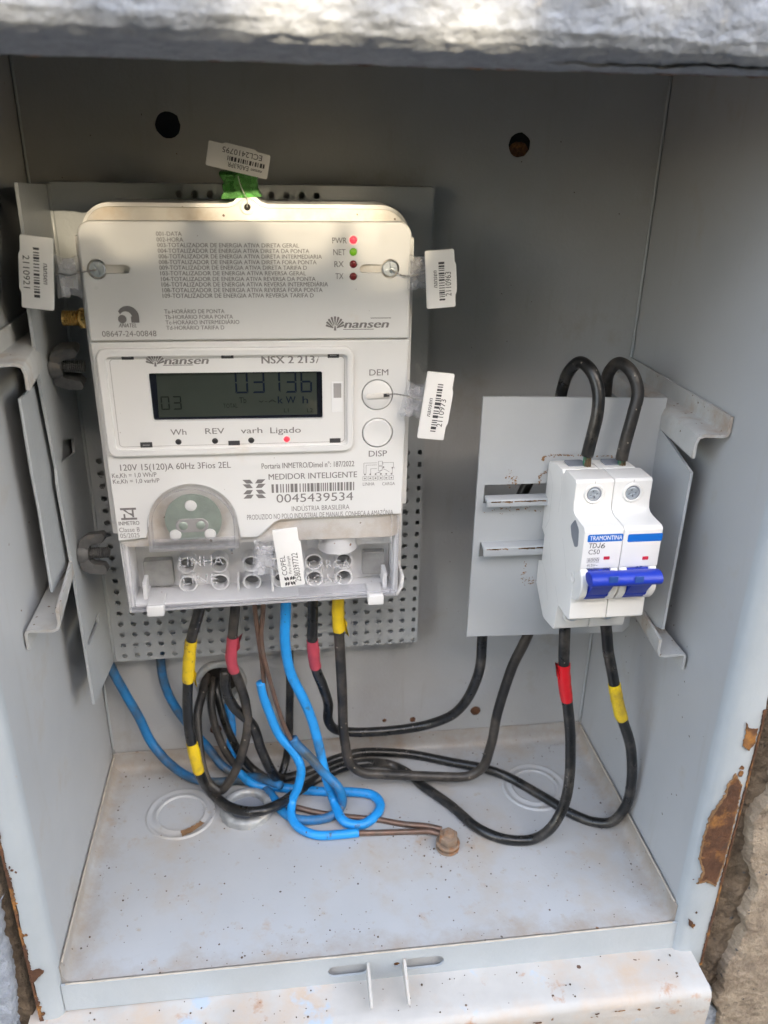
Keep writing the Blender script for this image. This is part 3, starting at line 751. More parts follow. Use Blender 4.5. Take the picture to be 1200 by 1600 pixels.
# left wing: constant x, slots cut through, wavy front edge
wing_out = [(131, 88.6), (131, 338.8), (85.5, 341.4), (84.5, 318), (76, 300), (74.5, 264), (78, 232), (79, 225), (77, 218), (80, 170), (80.5, 97)]
wsl = [rpoly([(94, 233), (114, 227), (113, 220), (87, 224.5)], .8, 2), rpoly([(84, 131.5), (114, 131.2), (110, 126.8), (86, 128.2)], .8, 2)]
bm = BM(); prism(bm, wing_out, 10.6, 11.9, mx=AX, holes=wsl); bm.normal_update()
obj('side_wing', bm, M['tray'], tray, None)
bm = BM(); lathe(bm, [(1.5, 0), (1.5, 0.01)], 6); bm.free()
bm = BM(); tube(bm, [(12.3, 130.2, 89+i*25) for i in range(11)], 1.2, 8); obj('fold', bm, M['tray'], tray, 180)
for k, zc_ in enumerate((267.0, 176.0)):
    bm = BM(); mxb = frame((12.0, 93, zc_), (0, 0, 1), (0, -1, 0)) if False else Matrix(((0, 0, 1, 12.0), (1, 0, 0, 93), (0, 1, 0, zc_), (0, 0, 0, 1)))
    p = []
    for i in range(17): p += [(2.3, i*.85), (2.75, i*.85+.42)]
    lathe(bm, p + [(0, 14.6)], 14, mxb)
    nb = obj('bolt', bm, M['steeldull'], tray, 40)
    bm = BM(); lathe(bm, [(2.9, .2), (5.4, .3), (5.2, 3.4), (4.2, 5.0), (2.9, 5.2)], 18, mxb)
    for s in (1, -1):
        wp = rpoly([(2.2, .8), (2.2, 4.2), (4.6, 6.4), (5.4, 11.8), (8.2, 13.0), (10.2, 12.0), (9.6, 5.0), (7.0, 1.2)], .9, 3)   # (radial, along bolt)
        mxw = mxb @ Matrix.Rotation(PI/2 + .25 - k*.45, 4, 'Z') @ Matrix(((s, 0, 0, 0), (0, 0, 1, 0), (0, 1, 0, 0), (0, 0, 0, 1)))
        prism(bm, wp, -3.6, 3.6, 1.0, 2, mx=mxw)
    for v in bm.verts: v.co += Vector((noise.noise(v.co*.4), noise.noise(v.co*.4+Vector((7, 7, 7))), noise.noise(v.co*.4+Vector((3, 1, 7)))))*.35
    nb2 = obj('wing_nut', bm, M['steeldull'], tray, 45)
# outer hanger sheet left
hang = thing('hanger_plate', 'narrow grey hanger sheet between the left wall rails beside the tray wing', 'hanger plate', (8, 80, 170))
bm = BM(); prism(bm, [(127, 205), (127, 262), (84, 262.8), (56, 263.4), (55.4, 232), (56.6, 214), (55.2, 176.0), (82, 174), (84, 173)], 7.4, 8.6, .3, 1, mx=AX); obj('sheet', bm, M['tray'], hang, None)
bm = BM(); box(bm, (7.0, 40.5, 171), (7.4, 41, 171.2)); bm.free()

# ------------------------------------------------------------------ electricity meter
meter = thing('electricity_meter', 'white electricity meter with dark display, grey lettering and clear terminal cover', 'electricity meter', (100, 128, 150))
# base with raised hanging lug
bt = [(27.5, 152), (27.0, 240), (26.8, 318)] + [(26.8+13*(1-math.cos(t)), 318+14.4*math.sin(t)) for t in [PI/2*i/8 for i in range(1, 9)]]
bt += [(90.5, 332.4), (93.2, 333.2), (95.4, 335), (97.6, 336.2), (99.3, 336.5), (101, 336.2), (103.2, 335), (105.4, 333.2), (108, 332.4)]
bt += [(158.5+13.8*math.sin(t), 318.6+13.8*math.cos(t)) for t in [PI/2*i/8 for i in range(0, 9)]] + [(172.6, 240), (172.4, 152), (169, 145), (31, 145)]
bt = [(99.4+(p[0]-99.4)*.965, p[1]+(1.1 if p[1] > 200 else 4)) for p in bt]
lug = circ(99.3, 332.3, 1.25, 14)
bm = BM(); prism(bm, bt, -129.5, -103.0, mx=AY); obj('base', bm, M['white'], meter, 40)
def inset(pts, d):
    c = Vector((100, 240)); out = []
    for i in range(len(pts)):
        p = Vector(pts[i]); a = (Vector(pts[i-1])-p).normalized(); b_ = (Vector(pts[(i+1) % len(pts)])-p).normalized()
        n = (Vector((-(b_-a).y, (b_-a).x))); n = n.normalized() if n.length > 1e-6 else Vector((0, 0))
        if n.dot(c-p) < 0: n = -n
        out.append(tuple(p + n*d))
    return out
bt2 = inset(bt, 1.5)
bm = BM(); prism(bm, bt, -119.0, -116.6, .5, 2, mx=AY, holes=[bt2, ]) if False else prism(bm, bt2, -103, -100.0, .6, 2, mx=AY); obj('base_rim', bm, M['dirtywhite'], meter, 40)
# lug collar
bm = BM(); lathe(bm, [(1.4, -.5), (1.5, .9), (2.3, 1.2), (2.9, .9), (3.2, -.4)], 22, frame((99.3, 100.0, 332.3), (1, 0, 0), (0, 0, 1))); obj('hanging_eye', bm, M['white'], meter)
bm = BM(); lathe(bm, [(1.35, .4), (0, .3)], 14, frame((99.3, 100.0, 332.3), (1, 0, 0), (0, 0, 1))); obj('eye_hole', bm, M['hole'], meter)  # flat near-black disc, shade of the eye put into its colour
# middle body flares back to the base
uc = [(33.6, 281.6), (166.0, 281.6)] + [(166.0-5*(1-math.cos(t)), 323.2+5.6*math.sin(t)) for t in [PI/2*i/6 for i in range(7)]] + [(39.4-5.6*math.sin(t), 323.2+5.2*math.cos(t)) for t in [PI/2*i/6 for i in range(7)]]
def loft(bm, A, ya, B, yb):
    va = [bm.verts.new((p[0], ya, p[1])) for p in A]; vb = [bm.verts.new((p[0], yb, p[1])) for p in B]; n = len(A)
    for i in range(n): bm.faces.new((va[i], va[(i+1) % n], vb[(i+1) % n], vb[i]))
    bm.faces.new(va); bm.faces.new(vb[::-1])
body = rrect(34.6, 186, 165.2, 326.6, 5)
body2 = rrect(30.2, 152, 170.0, 329.6, 5)
bm = BM(); loft(bm, body, 77.5, body, 104); obj('body', bm, M['dirtywhite'], meter, 40)
sl1 = oval(44.5, 305.4, 58.5, 309.2)
SLL = (41.7, 308.0, 52.7, 311.5); SLR = (144.6, 308.7, 156.3, 312.7)
def slot_l(r): return oval(r[0], r[1], r[2], r[3])
SCL = (39.9, 310.2); SCR = (157.3, 310.5)
def keyhole(c, R_, x_end, h):
    s = 1 if x_end > c[0] else -1; a = math.asin(h/R_); P = []
    n = 22
    for i in range(n+1):
        t = a + (2*PI-2*a)*i/n; P.append((c[0]+s*R_*math.cos(t), c[1]+R_*math.sin(t)))
    for i in range(7):
        t = -PI/2 + PI*i/6; P.append((x_end - s*h + s*h*math.cos(t), c[1]+h*math.sin(t)))
    return P
LEDS = [(142.0, 321.8), (142.0, 317.1), (142.0, 312.3), (142.0, 307.4)]
kh = [keyhole(SCL, 3.9, SLL[2], 1.75), keyhole(SCR, 3.9, SLR[0], 1.75)] + [circ(p[0], p[1], 1.6, 16) for p in LEDS]
bm = BM(); cover(bm, uc, -79.5, -75.0, .9, AY, kh)
obj('upper_cover', bm, M['white'], meter, None)
for c, xe in ((SCL, SLL[2]), (SCR, SLR[0])):
    bm = BM(); poly(bm, keyhole(c, 4.3, xe+(1 if xe > c[0] else -1)*.6, 2.1), -4.3); obj('slot_floor', bm, M['dirtywhite'], meter, None)
    screw_head('screw', at_w(c[0], c[1], -1.6), 3.1, 1.6, M['zinc'], meter, .68, .5 if c[0] < 100 else .15)
# lower cover with dome notch and step
DOME = (68.7, 197.1); DR = 20.4
lc = [(34.9, 280.8), (164.7, 280.3)]
lo_pts = [(33.6, 281.0), (34.2, 240), (34.8, 190.4), (47.0, 191.2)] + [(DOME[0] + (DR-.4)*math.cos(t), max(DOME[1], 190) + (DR-.4)*math.sin(t)) for t in [PI - PI*i/24 for i in range(0, 25)]][0:25] + [(89.7, 189.7), (97.1, 189.4), (99.2, 190.6), (105.3, 196.6), (108.3, 198.1), (144.6, 198.6), (164.9, 198.8)] + [(165.6, 240), (166.0, 281.0)]
BZ = (35.4, 231.4, 142.0, 278.7)
WIN = (39.1, 234.3, 139.6, 275.6)
bez_o = rrect(BZ[0], BZ[1], BZ[2], BZ[3], 4.2, 6)
bez_i = rrect(WIN[0], WIN[1], WIN[2], WIN[3], 2.2, 6)
BTN = [(152.7, 256.8), (153.0, 239.3)]
hl = [rrect(WIN[0]-.8, WIN[1]-.8, WIN[2]+.8, WIN[3]+.8, 2.4, 4)] + [circ(p[0], p[1], 7.0, 36) for p in BTN]
bm = BM(); cover(bm, lo_pts, -79.5, -75.0, .5, AY, hl)
obj('lower_cover', bm, M['white'], meter, None)
# side lip behind the cover on the right, seen as a second pale line
for sk in (((165.8, 84, 200), (168.6, 112, 322)), ((30.8, 84, 190), (33.8, 112, 322))):
    bm = BM(); box(bm, *sk, .6); obj('side_skirt', bm, M['white'], meter, 40)
# display window
bz = None
bm = BM(); cover(bm, bez_o, 0.02, 2.0, .8, FACE, [bez_i])
bezel = obj('display_bezel', bm, M['white'], meter, None)
LCD = (53.6, 247.6, 128.9, 267.3)
pane_o = rrect(WIN[0]-.5, WIN[1]-.5, WIN[2]+.5, WIN[3]+.5, 2.2, 4)
LQ = [(55.8, 247.1), (128.6, 246.6), (128.6, 267.8), (55.6, 268.0)]
LQr = rpoly(LQ, 1.0, 3)
FW = .35
bm = BM(); cover(bm, pane_o, -1.8, FW, .3, FACE, [LQr])
obj('display_panel', bm, M['white'], bezel, None)
bm = BM(); stroke(bm, rrect(WIN[0]+1.4, WIN[1]+1.4, WIN[2]-1.4, WIN[3]-1.4, 1.6, 4)+[(WIN[2]-1.4, WIN[3]-3)], .22, FW+.05); obj('panel_line', bm, M['inklight'], bezel, None)
bm = BM(); prism(bm, [(LQ[0][0]-3.5, LQ[0][1]-1.5), (LQ[1][0]+1.5, LQ[1][1]-1.5), (LQ[2][0]+1.5, LQ[2][1]+1.5), (LQ[3][0]-1.5, LQ[3][1]+1.5)], -2.6, -1.4, mx=FACE)
lcd = obj('display_screen', bm, M['lcd'], meter, None)
bm = BM()
poly(bm, [LQ[3], (LQ[3][0]+3.0, LQ[3][1]), (LQ[0][0]+2.2, LQ[0][1]), (LQ[0][0]-.4, LQ[0][1])], -1.3)
quad(bm, LQ[2][0]-2.4, LQ[1][1]+.0, LQ[2][0]+.5, LQ[2][1], -1.3)
quad(bm, LQ[0][0], LQ[0][1]-.6, LQ[1][0], LQ[0][1]+1.0, -1.28)
obj('screen_border', bm, M['lcdframe'], lcd, None)
SEG = {'0': 'abcdef', '1': 'bc', '3': 'abgcd', '6': 'afgedc'}
def seven(bm, ch, x0, y0, x1, y1, t, w):
    ym = (y0+y1)/2; g = t*.18
    D_ = {'a': [(x0+g, y1), (x1-g, y1), (x1-t, y1-t), (x0+t, y1-t)], 'd': [(x0+g, y0), (x1-g, y0), (x1-t, y0+t), (x0+t, y0+t)],
          'g': [(x0+t*.6, ym), (x0+t*1.1, ym+t/2), (x1-t*1.1, ym+t/2), (x1-t*.6, ym), (x1-t*1.1, ym-t/2), (x0+t*1.1, ym-t/2)],
          'f': [(x0, y1-g), (x0+t, y1-t-g), (x0+t, ym+t*.5), (x0, ym+g)], 'e': [(x0, y0+g), (x0+t, y0+t+g), (x0+t, ym-t*.5), (x0, ym-g)],
          'b': [(x1, y1-g), (x1-t, y1-t-g), (x1-t, ym+t*.5), (x1, ym+g)], 'c': [(x1, y0+g), (x1-t, y0+t+g), (x1-t, ym-t*.5), (x1, ym-g)]}
    for s in SEG[ch]: poly(bm, D_[s], w)
bm = BM()
for ch, r in zip('03136', [(91.2, 258.2, 96.7, 267.8), (98.4, 258.2, 103.8, 267.9), (104.9, 258.3, 110.5, 267.8), (112.6, 258.1, 117.5, 267.7), (119.2, 258.1, 124.2, 267.8)]): seven(bm, ch, *r, .85, -1.25)
obj('digits', bm, M['lcdseg'], lcd, None)
bm = BM()
for s, t in (('k', (109.2, 111.4, 253.4, 3.2)), ('W', (112.7, 116.9, 253.35, 3.1)), ('h', (119.9, 122.3, 253.2, 3.2))): text(bm, s, *t, w=-1.25, bold=.02)
obj('unit_letters', bm, M['lcdseg'], lcd, None)
bm = BM()
for ch, r in zip('03', [(59.4, 251.5, 63.0, 257.5), (64.4, 251.5, 68.0, 257.5)]): seven(bm, ch, *r, .55, -1.25)
for s, t in (('TOTAL', (85.7, 91.7, 251.85, 1.9)), ('Tb', (92.6, 95.6, 253.9, 2.5)), ('L1', (111.7, 113.7, 249.3, 1.8)), ('L2', (121.8, 124.3, 249.1, 1.8)), ('v-A', (100.8, 108.6, 254.0, 1.2))): text(bm, s, *t, w=-1.25)
obj('small_segments', bm, M['lcdfaint'], lcd, None)
# little panel details
for r in [(45.5, 273.9, 50.4, 276.2), (86.2, 273.9, 91.3, 276.3), (131.0, 273.6, 135.9, 276.0), (49.2, 235.2, 54.3, 237.6), (86.9, 235.2, 91.9, 237.3), (131.5, 235.2, 136.4, 237.3)]:
    bm = BM(); prism(bm, [(r[0], r[1]), (r[2], r[1]), (r[2], r[3]), (r[0], r[3])], FW-.3, FW+.1, mx=FACE, holes=[[(r[0]+1, r[1]+.8), (r[2]-1, r[1]+.8), (r[2]-1, r[3]-1.2), (r[0]+1, r[3]-1.2)]])
    quad(bm, r[0]+.9, r[1]+.5, r[2]-.9, r[1]+1.0, FW+.05)
    obj('clip_slot', bm, M['darkmark'], bezel, None)
r = (132.5, 249.5, 137.6, 263.1)
bm = BM(); prism(bm, [(r[0], r[1]), (r[2], r[1]), (r[2], r[3]), (r[0], r[3])], FW-.2, FW+.25, .1, 1, mx=FACE); obj('sensor_window', bm, M['socket'], bezel, None)
r = (133.4, 256.0, 136.8, 262.5)
bm = BM(); quad(bm, *r, FW+.3); obj('sensor_lens', bm, M['inklight'], bezel, None)
def led(name, c, r, m, par, w=0.0, h=.8):
    bm = BM(); lathe(bm, [(r, w-2.5), (r, w-.3), (r*.8, w+h*.3), (r*.45, w+h*.55), (0, w+h*.65)], 18, at_w(c[0], c[1], 0)); return obj(name, bm, m, par, 60)
for c, k in zip(LEDS, ('ledred', 'ledgreen', 'leddark', 'leddark')): led('indicator_light', c, 1.6, M[k], meter, -.2)
for c, k in zip([(65.5, 237.4), (81.2, 237.4), (96.9, 237.3), (112.5, 237.4)], ('ledblack', 'ledblack', 'ledblack', 'ledred')): led('indicator_light', c, 1.6, M[k], bezel, FW-.1, .7)
for k, p in enumerate(BTN):
    bm = BM()
    if k == 0:
        lathe(bm, [(0, .55), (6.0, .55), (6.55, .2), (6.6, -3)], 40, at_w(p[0], p[1], 0))
    else: lathe(bm, [(0, .05), (3.4, .1), (5.2, .55), (6.1, .6), (6.55, .2), (6.6, -3)], 40, at_w(p[0], p[1], 0))
    o = obj('push_button', bm, M['white'], meter, 40)
    if k == 0:
        bm = BM(); a = .06
        prism(bm, rpoly([(-5.6, 0), (-4.4, 1.1), (4.8, 1.1), (5.4, .6), (5.4, -.6), (4.8, -1.1), (-4.4, -1.1)], .4, 2), .45, 1.6, .35, 2, mx=at_w(p[0], p[1], 0) @ Matrix.Rotation(a, 4, 'Z')); obj('turn_grip', bm, M['dirtywhite'], o, 40)
        bm = BM(); quad(bm, 2.6, -.75, 5.2, .75, 1.65, at_w(p[0], p[1], 0) @ Matrix.Rotation(a, 4, 'Z')); obj('grip_hole', bm, M['darkmark'], o, None)
    bm = BM(); prism(bm, circ(p[0], p[1], 7.3, 36), -3.2, -2.6, mx=FACE); obj('button_gap', bm, M['darkmark'], o, None)
# ---- printed lettering
def lines(name, rows, m='ink', par=meter, mx=FACE, w=.06, bold=.014, shear=0, y=None):
    bm = BM()
    for s, t in rows: text(bm, s, *t, mx=mx, w=w, bold=bold, shear=shear)
    return obj(name, bm, M[m], par, None)
lines('lettering', (('001-DATA', (64.0, 73.9, 323.0, 1.6)), ('002-HORA', (64.0, 74.3, 320.85, 1.6)), ('003-TOTALIZADOR DE ENERGIA ATIVA DIRETA GERAL', (64.1, 119.9, 318.75, 1.6)),
 ('004-TOTALIZADOR DE ENERGIA ATIVA DIRETA DA PONTA', (64.1, 124.0, 316.6, 1.6)), ('006-TOTALIZADOR DE ENERGIA ATIVA DIRETA INTERMEDIARIA', (64.2, 129.1, 314.45, 1.6)), ('008-TOTALIZADOR DE ENERGIA ATIVA DIRETA FORA PONTA', (64.1, 126.9, 312.25, 1.6)),
 ('009-TOTALIZADOR DE ENERGIA ATIVA DIRETA TARIFA D', (64.1, 122.9, 310.1, 1.6)), ('103-TOTALIZADOR DE ENERGIA ATIVA REVERSA GERAL', (64.3, 122.5, 307.9, 1.6)), ('104-TOTALIZADOR DE ENERGIA ATIVA REVERSA DA PONTA', (64.4, 126.4, 305.65, 1.6)),
 ('106-TOTALIZADOR DE ENERGIA ATIVA REVERSA INTERMEDIÁRIA', (64.4, 131.5, 303.45, 1.7)), ('108-TOTALIZADOR DE ENERGIA ATIVA REVERSA FORA PONTA', (64.5, 129.2, 301.2, 1.7)), ('109-TOTALIZADOR DE ENERGIA ATIVA REVERSA TARIFA D', (64.4, 125.5, 299.0, 1.7))), bold=.014)
lines('lettering', (('Ta-HORÁRIO DE PONTA', (64.5, 88.7, 292.75, 1.6)), ('Tb-HORÁRIO FORA PONTA', (64.5, 92.0, 290.5, 1.6)), ('Tc-HORÁRIO INTERMEDIÁRIO', (64.6, 94.5, 288.3, 1.6)), ('Td-HORÁRIO TARIFA D', (64.7, 88.2, 286.1, 1.6))), bold=.012)
lines('lettering', (('08647-24-00848', (38.8, 60.5, 283.5, 2.3)),), 'ink', bold=.002)
lines('lettering', (('PWR', (133.4, 139.3, 320.5, 2.2)), ('NET', (133.8, 138.8, 315.9, 2.3)), ('RX', (134.2, 138.0, 311.2, 2.3)), ('TX', (134.6, 137.9, 306.4, 2.3))), 'ink', bold=.01)
lines('lettering', (('120V 15(120)A 60Hz 3Fios 2EL', (39.5, 87.3, 224.55, 2.9)),))
lines('lettering', (('Ke,Kh = 1,0 Wh/P', (35.6, 54.7, 221.3, 2.1)), ('Ke,Kh = 1,0 varh/P', (35.7, 55.7, 218.55, 2.0))))
lines('lettering', (('Portaria INMETRO/Dimel n°: 187/2022', (100.9, 142.6, 223.55, 2.6)), ('MEDIDOR INTELIGENTE', (103.8, 143.9, 218.15, 2.8))))
lines('lettering', (('0045439534', (106.9, 142.1, 206.75, 4.1)),), 'ink', bold=0)
lines('lettering', (('INDÚSTRIA BRASILEIRA', (113.7, 140.4, 202.25, 2.4)), ('PRODUZIDO NO POLO INDUSTRIAL DE MANAUS. CONHEÇA A AMAZÔNIA', (93.2, 161.0, 198.65, 2.5))), 'ink', bold=.002)
lines('lettering', (('INMETRO', (35.9, 44.9, 198.2, 1.9)),), 'ink', bold=.03)
lines('lettering', (('Classe B', (35.7, 44.8, 194.8, 2.2)), ('05/2025', (35.9, 44.4, 191.9, 2.2))), 'ink', bold=.004)
lines('lettering', (('DEM', (149.1, 157.4, 265.55, 2.7)), ('DISP', (149.2, 157.5, 228.0, 2.8))), bold=.012)
lines('lettering', (('LINHA', (146.6, 152.0, 213.8, 1.6)),), bold=.004)
lines('lettering', (('CARGA', (155.6, 161.5, 213.7, 1.5)),), bold=.004)
lines('lettering', (('Wh', (62.5, 69.2, 240.6, 2.6)), ('REV', (77.3, 85.5, 240.7, 2.6)), ('varh', (92.6, 101.9, 240.6, 2.6)), ('Ligado', (105.4, 118.8, 240.35, 2.7))), 'ink', bezel, w=FW+.06)
lines('lettering', (('NSX 2 213', (103.0, 125.3, 271.55, 3.1)),), 'ink', bezel, w=FW+.06, bold=.05)
lines('lettering', (('i', (125.9, 127.4, 271.4, 3.1)),), 'ink', bezel, w=FW+.06, bold=.0, shear=.35)
def brand(cx, cy, r, x0, x1, base, cap, bars, par, w=.06):
    bm = BM(); n = 9
    for i in range(n):      # petals of the round emblem
        a = math.radians(-68 + i*17); d = Vector((math.sin(a), math.cos(a))); q = Vector((d.y, -d.x))
        tip = Vector((cx, cy-r*.75)); L = 1.75*r*max(.4, math.cos(a*.55)); wd = r*.16
        R_ = [tip + d*L*.28 - q*wd*.25, tip + d*L*.95 - q*wd, tip + d*L - q*wd*.4, tip + d*L + q*wd*.4, tip + d*L*.95 + q*wd, tip + d*L*.28 + q*wd*.25]
        poly(bm, R_, w)
    for s in (-1, 1): poly(bm, [(cx+s*r*.95, cy-.1*r), (cx+s*r*.9, cy+.1*r), (cx+s*r*.2, cy-.55*r), (cx+s*r*.3, cy-.7*r)][::s], w)
    poly(bm, [(cx-r*.18, cy-r), (cx+r*.18, cy-r), (cx+r*.08, cy-r*.35), (cx-r*.08, cy-r*.35)], w)
    text(bm, 'nansen', x0, x1, base, cap, w=w, bold=.075, shear=.22)
    for b_ in bars: quad(bm, *b_, w)
    return obj('logo', bm, M['ink'], par, None)
c = (134.3, 288.2)
t = (138.2, 157.1, 286.3, 3.3)
brand(c[0], c[1], 3.0, t[0], t[1], t[2], t[3], ((149.4, 290.2, 158.1, 290.5), (137.7, 285.5, 150.8, 285.8)), meter)
c = (58.9, 273.8)
t = (62.6, 80.8, 271.75, 3.2)
brand(c[0], c[1], 2.9, t[0], t[1], t[2], t[3], ((73.4, 275.7, 81.6, 276.0), (62.0, 271.2, 74.4, 271.5)), bezel, FW+.06)
# round certification emblem with italic word
bm = BM(); c = (49.9, 291.8)
def arcband(bm, cx, cy, r0, r1, a0, a1, w, n=14, dx=0, dy=0):
    for i in range(n):
        p = []
        for rr, tt, ox, oy in ((r1, i, 0, 0), (r1, i+1, 0, 0), (r0, i+1, dx, dy), (r0, i, dx, dy)):
            a = math.radians(a0 + (a1-a0)*tt/n); p.append((cx+ox+rr*math.cos(a), cy+oy+rr*math.sin(a)))
        poly(bm, p, w)
arcband(bm, c[0], c[1]-.2, 2.5, 4.3, 150, 0, .06, dx=-.9, dy=-.4); poly(bm, circ(c[0]-2.4, c[1]-1.2, 1.7, 16), .06)
quad(bm, c[0]+1.1, c[1]-2.7, c[0]+4.3, c[1]-.2, .06)
t = (45.7, 52.9, 287.2, 1.6); text(bm, 'ANATEL', *t, bold=.03, shear=.2); obj('logo', bm, M['ink'], meter, None)
# utility emblem of four folded bars
bm = BM(); e = (91.9, 209.2, 102.4, 218.6); cx, cy = (e[0]+e[2])/2, (e[1]+e[3])/2; hw, hh = (e[2]-e[0])/2, (e[3]-e[1])/2
for sx in (-1, 1):
    for sy in (-1, 1):
        for (y0, y1, xa, xb) in ((.58, .98, .98, .32), (.10, .52, .98, .36)):
            P = [(cx+sx*hw*xa, cy+sy*hh*y1), (cx+sx*hw*xb, cy+sy*hh*y1), (cx+sx*hw*(xb-.24), cy+sy*hh*y0), (cx+sx*hw*(xa-.34), cy+sy*hh*y0)]
            poly(bm, P if sx*sy > 0 else P[::-1], .06)
obj('logo', bm, M['ink'], meter, None)
# hourglass-like certification emblem
bm = BM(); e = (37.2, 200.8, 44.2, 206.7)
quad(bm, e[0], e[3]-1.0, e[2], e[3], .06); quad(bm, e[0], e[1], e[2], e[1]+1.0, .06)
x0, x1 = e[0]+1.2, e[2]-1.2; ym = (e[1]+e[3])/2
poly(bm, [(x0, e[3]-1), (x0+1.1, e[3]-1), (x1, e[1]+1.2), (x1, e[1]+2.8), (x0+1.0, ym+1)], .07); poly(bm, [(x1, e[3]-1), (x1-.8, e[3]-1), (x1-.8, e[1]+1.2), (x1, e[1]+1.2)], .06); poly(bm, [(x0, ym), (x0+.8, ym), (x0+.8, e[1]+1), (x0, e[1]+1)], .06)
obj('logo', bm, M['ink'], meter, None)
bm = BM(); r = (104.9, 211.7, 144.0, 215.9); barcode(bm, r[0], r[1], r[2], r[3], FACE, n=40, seed=5); obj('barcode', bm, M['ink'], meter, None)
# wiring diagram
bm = BM(); G = (146.6, 216.0, 160.9, 226.1)
gx = lambda a: G[0]+(G[2]-G[0])*a
gy = lambda b: G[1]+(G[3]-G[1])*b
for P in ([(.03, .35), (.03, .88), (.45, .88)], [(.65, .88), (.98, .88), (.98, .66), (1.02, .6)], [(.1, .35), (.1, .78), (.45, .78)], [(.65, .8), (.62, .95), (.5, .95), (.5, .75), (.62, .75), (.62, .9)],
          [(.25, .35), (.25, .6), (.45, .6)], [(.5, .4), (.62, .55), (.62, .7), (.5, .7), (.5, .5), (.62, .5)], [(.62, .6), (.75, .52), (.85, .42)], [(.95, .3), (.95, .6)], [(.5, .42), (.4, .36)], [(.5, .42), (.6, .36)]):
    stroke(bm, [(gx(a), gy(b)) for a, b in P], .17, .06)
for i in range(6):
    x = .0 + i*.172; stroke(bm, [(gx(x), gy(.04)), (gx(x+.13), gy(.04)), (gx(x+.13), gy(.24)), (gx(x), gy(.24)), (gx(x), gy(.04))], .15, .06)
    poly(bm, circ(gx(x+.065), gy(.33), .42, 8), .06)
    quad(bm, gx(x+.04), gy(.1), gx(x+.09), gy(.17), .06)
poly(bm, circ(gx(.66), gy(.66), .42, 8), .06); poly(bm, circ(gx(.95), gy(.62), .42, 8), .06)
obj('wiring_diagram', bm, M['ink'], meter, None)
# antenna connector
bm = BM(); mxa = Matrix(((0, 0, -1, 30.4), (1, 0, 0, 90), (0, 1, 0, (25.4, 288.3)[1]), (0, 0, 0, 1)))
lathe(bm, [(0, -4), (4.2, -4), (4.2, .2)], 24, mxa)
prism(bm, circ(0, 0, 4.6, 6), .2, 3.0, .4, 1, mx=mxa)
p = [(2.6, 3.0)]
for i in range(6): p += [(3.0, 3.2+i*1.05), (3.35, 3.7+i*1.05)]
lathe(bm, p + [(3.1, 9.8), (2.2, 10), (2.0, 8.5), (0, 8.4)], 24, mxa)
obj('antenna_connector', bm, M['brass'], meter, 35)

# ---- terminal chamber
TF = 92.0
Tf = frame((0, TF, 0), (1, 0, 0), (0, 0, 1))
bm = BM()
box(bm, (33.5, 97, 150.5), (166.5, 118.5, 200), .6)
obj('terminal_block', bm, M['socket'], meter, 40)
tb = thing_tb = None
bm = BM()      # floor shelf, side cheeks and upper ledge of the chamber
box(bm, (36.6, 80, 152.2), (163.2, 97.2, 154.0), .3); box(bm, (35.2, 80, 152.2), (37.6, 97.2, 189.4), .4); box(bm, (162.6, 80, 152.2), (164.8, 97.2, 200), .4)
box(bm, (38, 90, 183.4), (120.5, 97.2, 186.6), .5); box(bm, (120.5, 86, 178), (162.6, 97.2, 199), .8)
box(bm, (41.2, 84, 154), (43.0, 97.2, 163), .4); box(bm, (158, 84, 154), (160, 97.2, 163), .4); box(bm, (102.6, 86, 154), (103.8, 97.2, 178), .3); box(bm, (86, 88, 154), (87, 97.2, 160), .3)
obj('terminal_frame', bm, M['socket'], meter, 40)
bm = BM(); c = (135.1, 181.2)
lathe(bm, [(9.5, 176.6), (9.6, 190), (9.6, 199.5)], 40, Matrix.Translation((c[0]+.6, 88.5, 0))); lathe(bm, [(0, 176.4), (9.0, 176.4), (9.5, 176.8)], 40, Matrix.Translation((c[0]+.6, 88.5, 0)))
obj('terminal_boss', bm, M['socket'], meter, 50)
ST = 93.0
for (x, z) in [(62.0, 168.1), (62.0, 157.9), (77.6, 168.0), (77.6, 158.3), (93.2, 167.6), (93.2, 157.5), (108.4, 167.6), (107.8, 157.8), (124.0, 167.2), (124.1, 157.9), (139.0, 167.0), (139.0, 157.7)]:
    bm = BM(); prism(bm, circ(x, z, 4.55, 26), -97.3, -90.5, mx=AY, holes=[circ(x, z, 3.75, 26)]); so = obj('terminal_socket', bm, M['socket'], meter, 40)
    bm = BM(); lathe(bm, [(3.8, -96.6), (3.8, -92)], 20, AY @ Matrix.Translation((x, z, 0))); lathe(bm, [(3.8, -96.6), (0, -96.7)], 20, AY @ Matrix.Translation((x, z, 0))); obj('socket_bore', bm, M['cutgrey'], so, 60)
    bm = BM(); lathe(bm, [(3.1, -96.6), (3.0, -95.2), (0, -95.0)], 18, AY @ Matrix.Translation((x, z, 0))); box(bm, (x-2.6, 94.7, z-.4), (x+2.6, 95, z+.4)); obj('terminal_screw', bm, M['steeldull'], so, 40)
for r in [(41.1, 156.7, 55.0, 170.5), (148.5, 157.6, 160.0, 170.2)]:
    bm = BM(); prism(bm, rrect(*r, 1.2), -97, -92.6, .2, 1, mx=AY); obj('metal_strap', bm, M['mirror'], meter, 40)
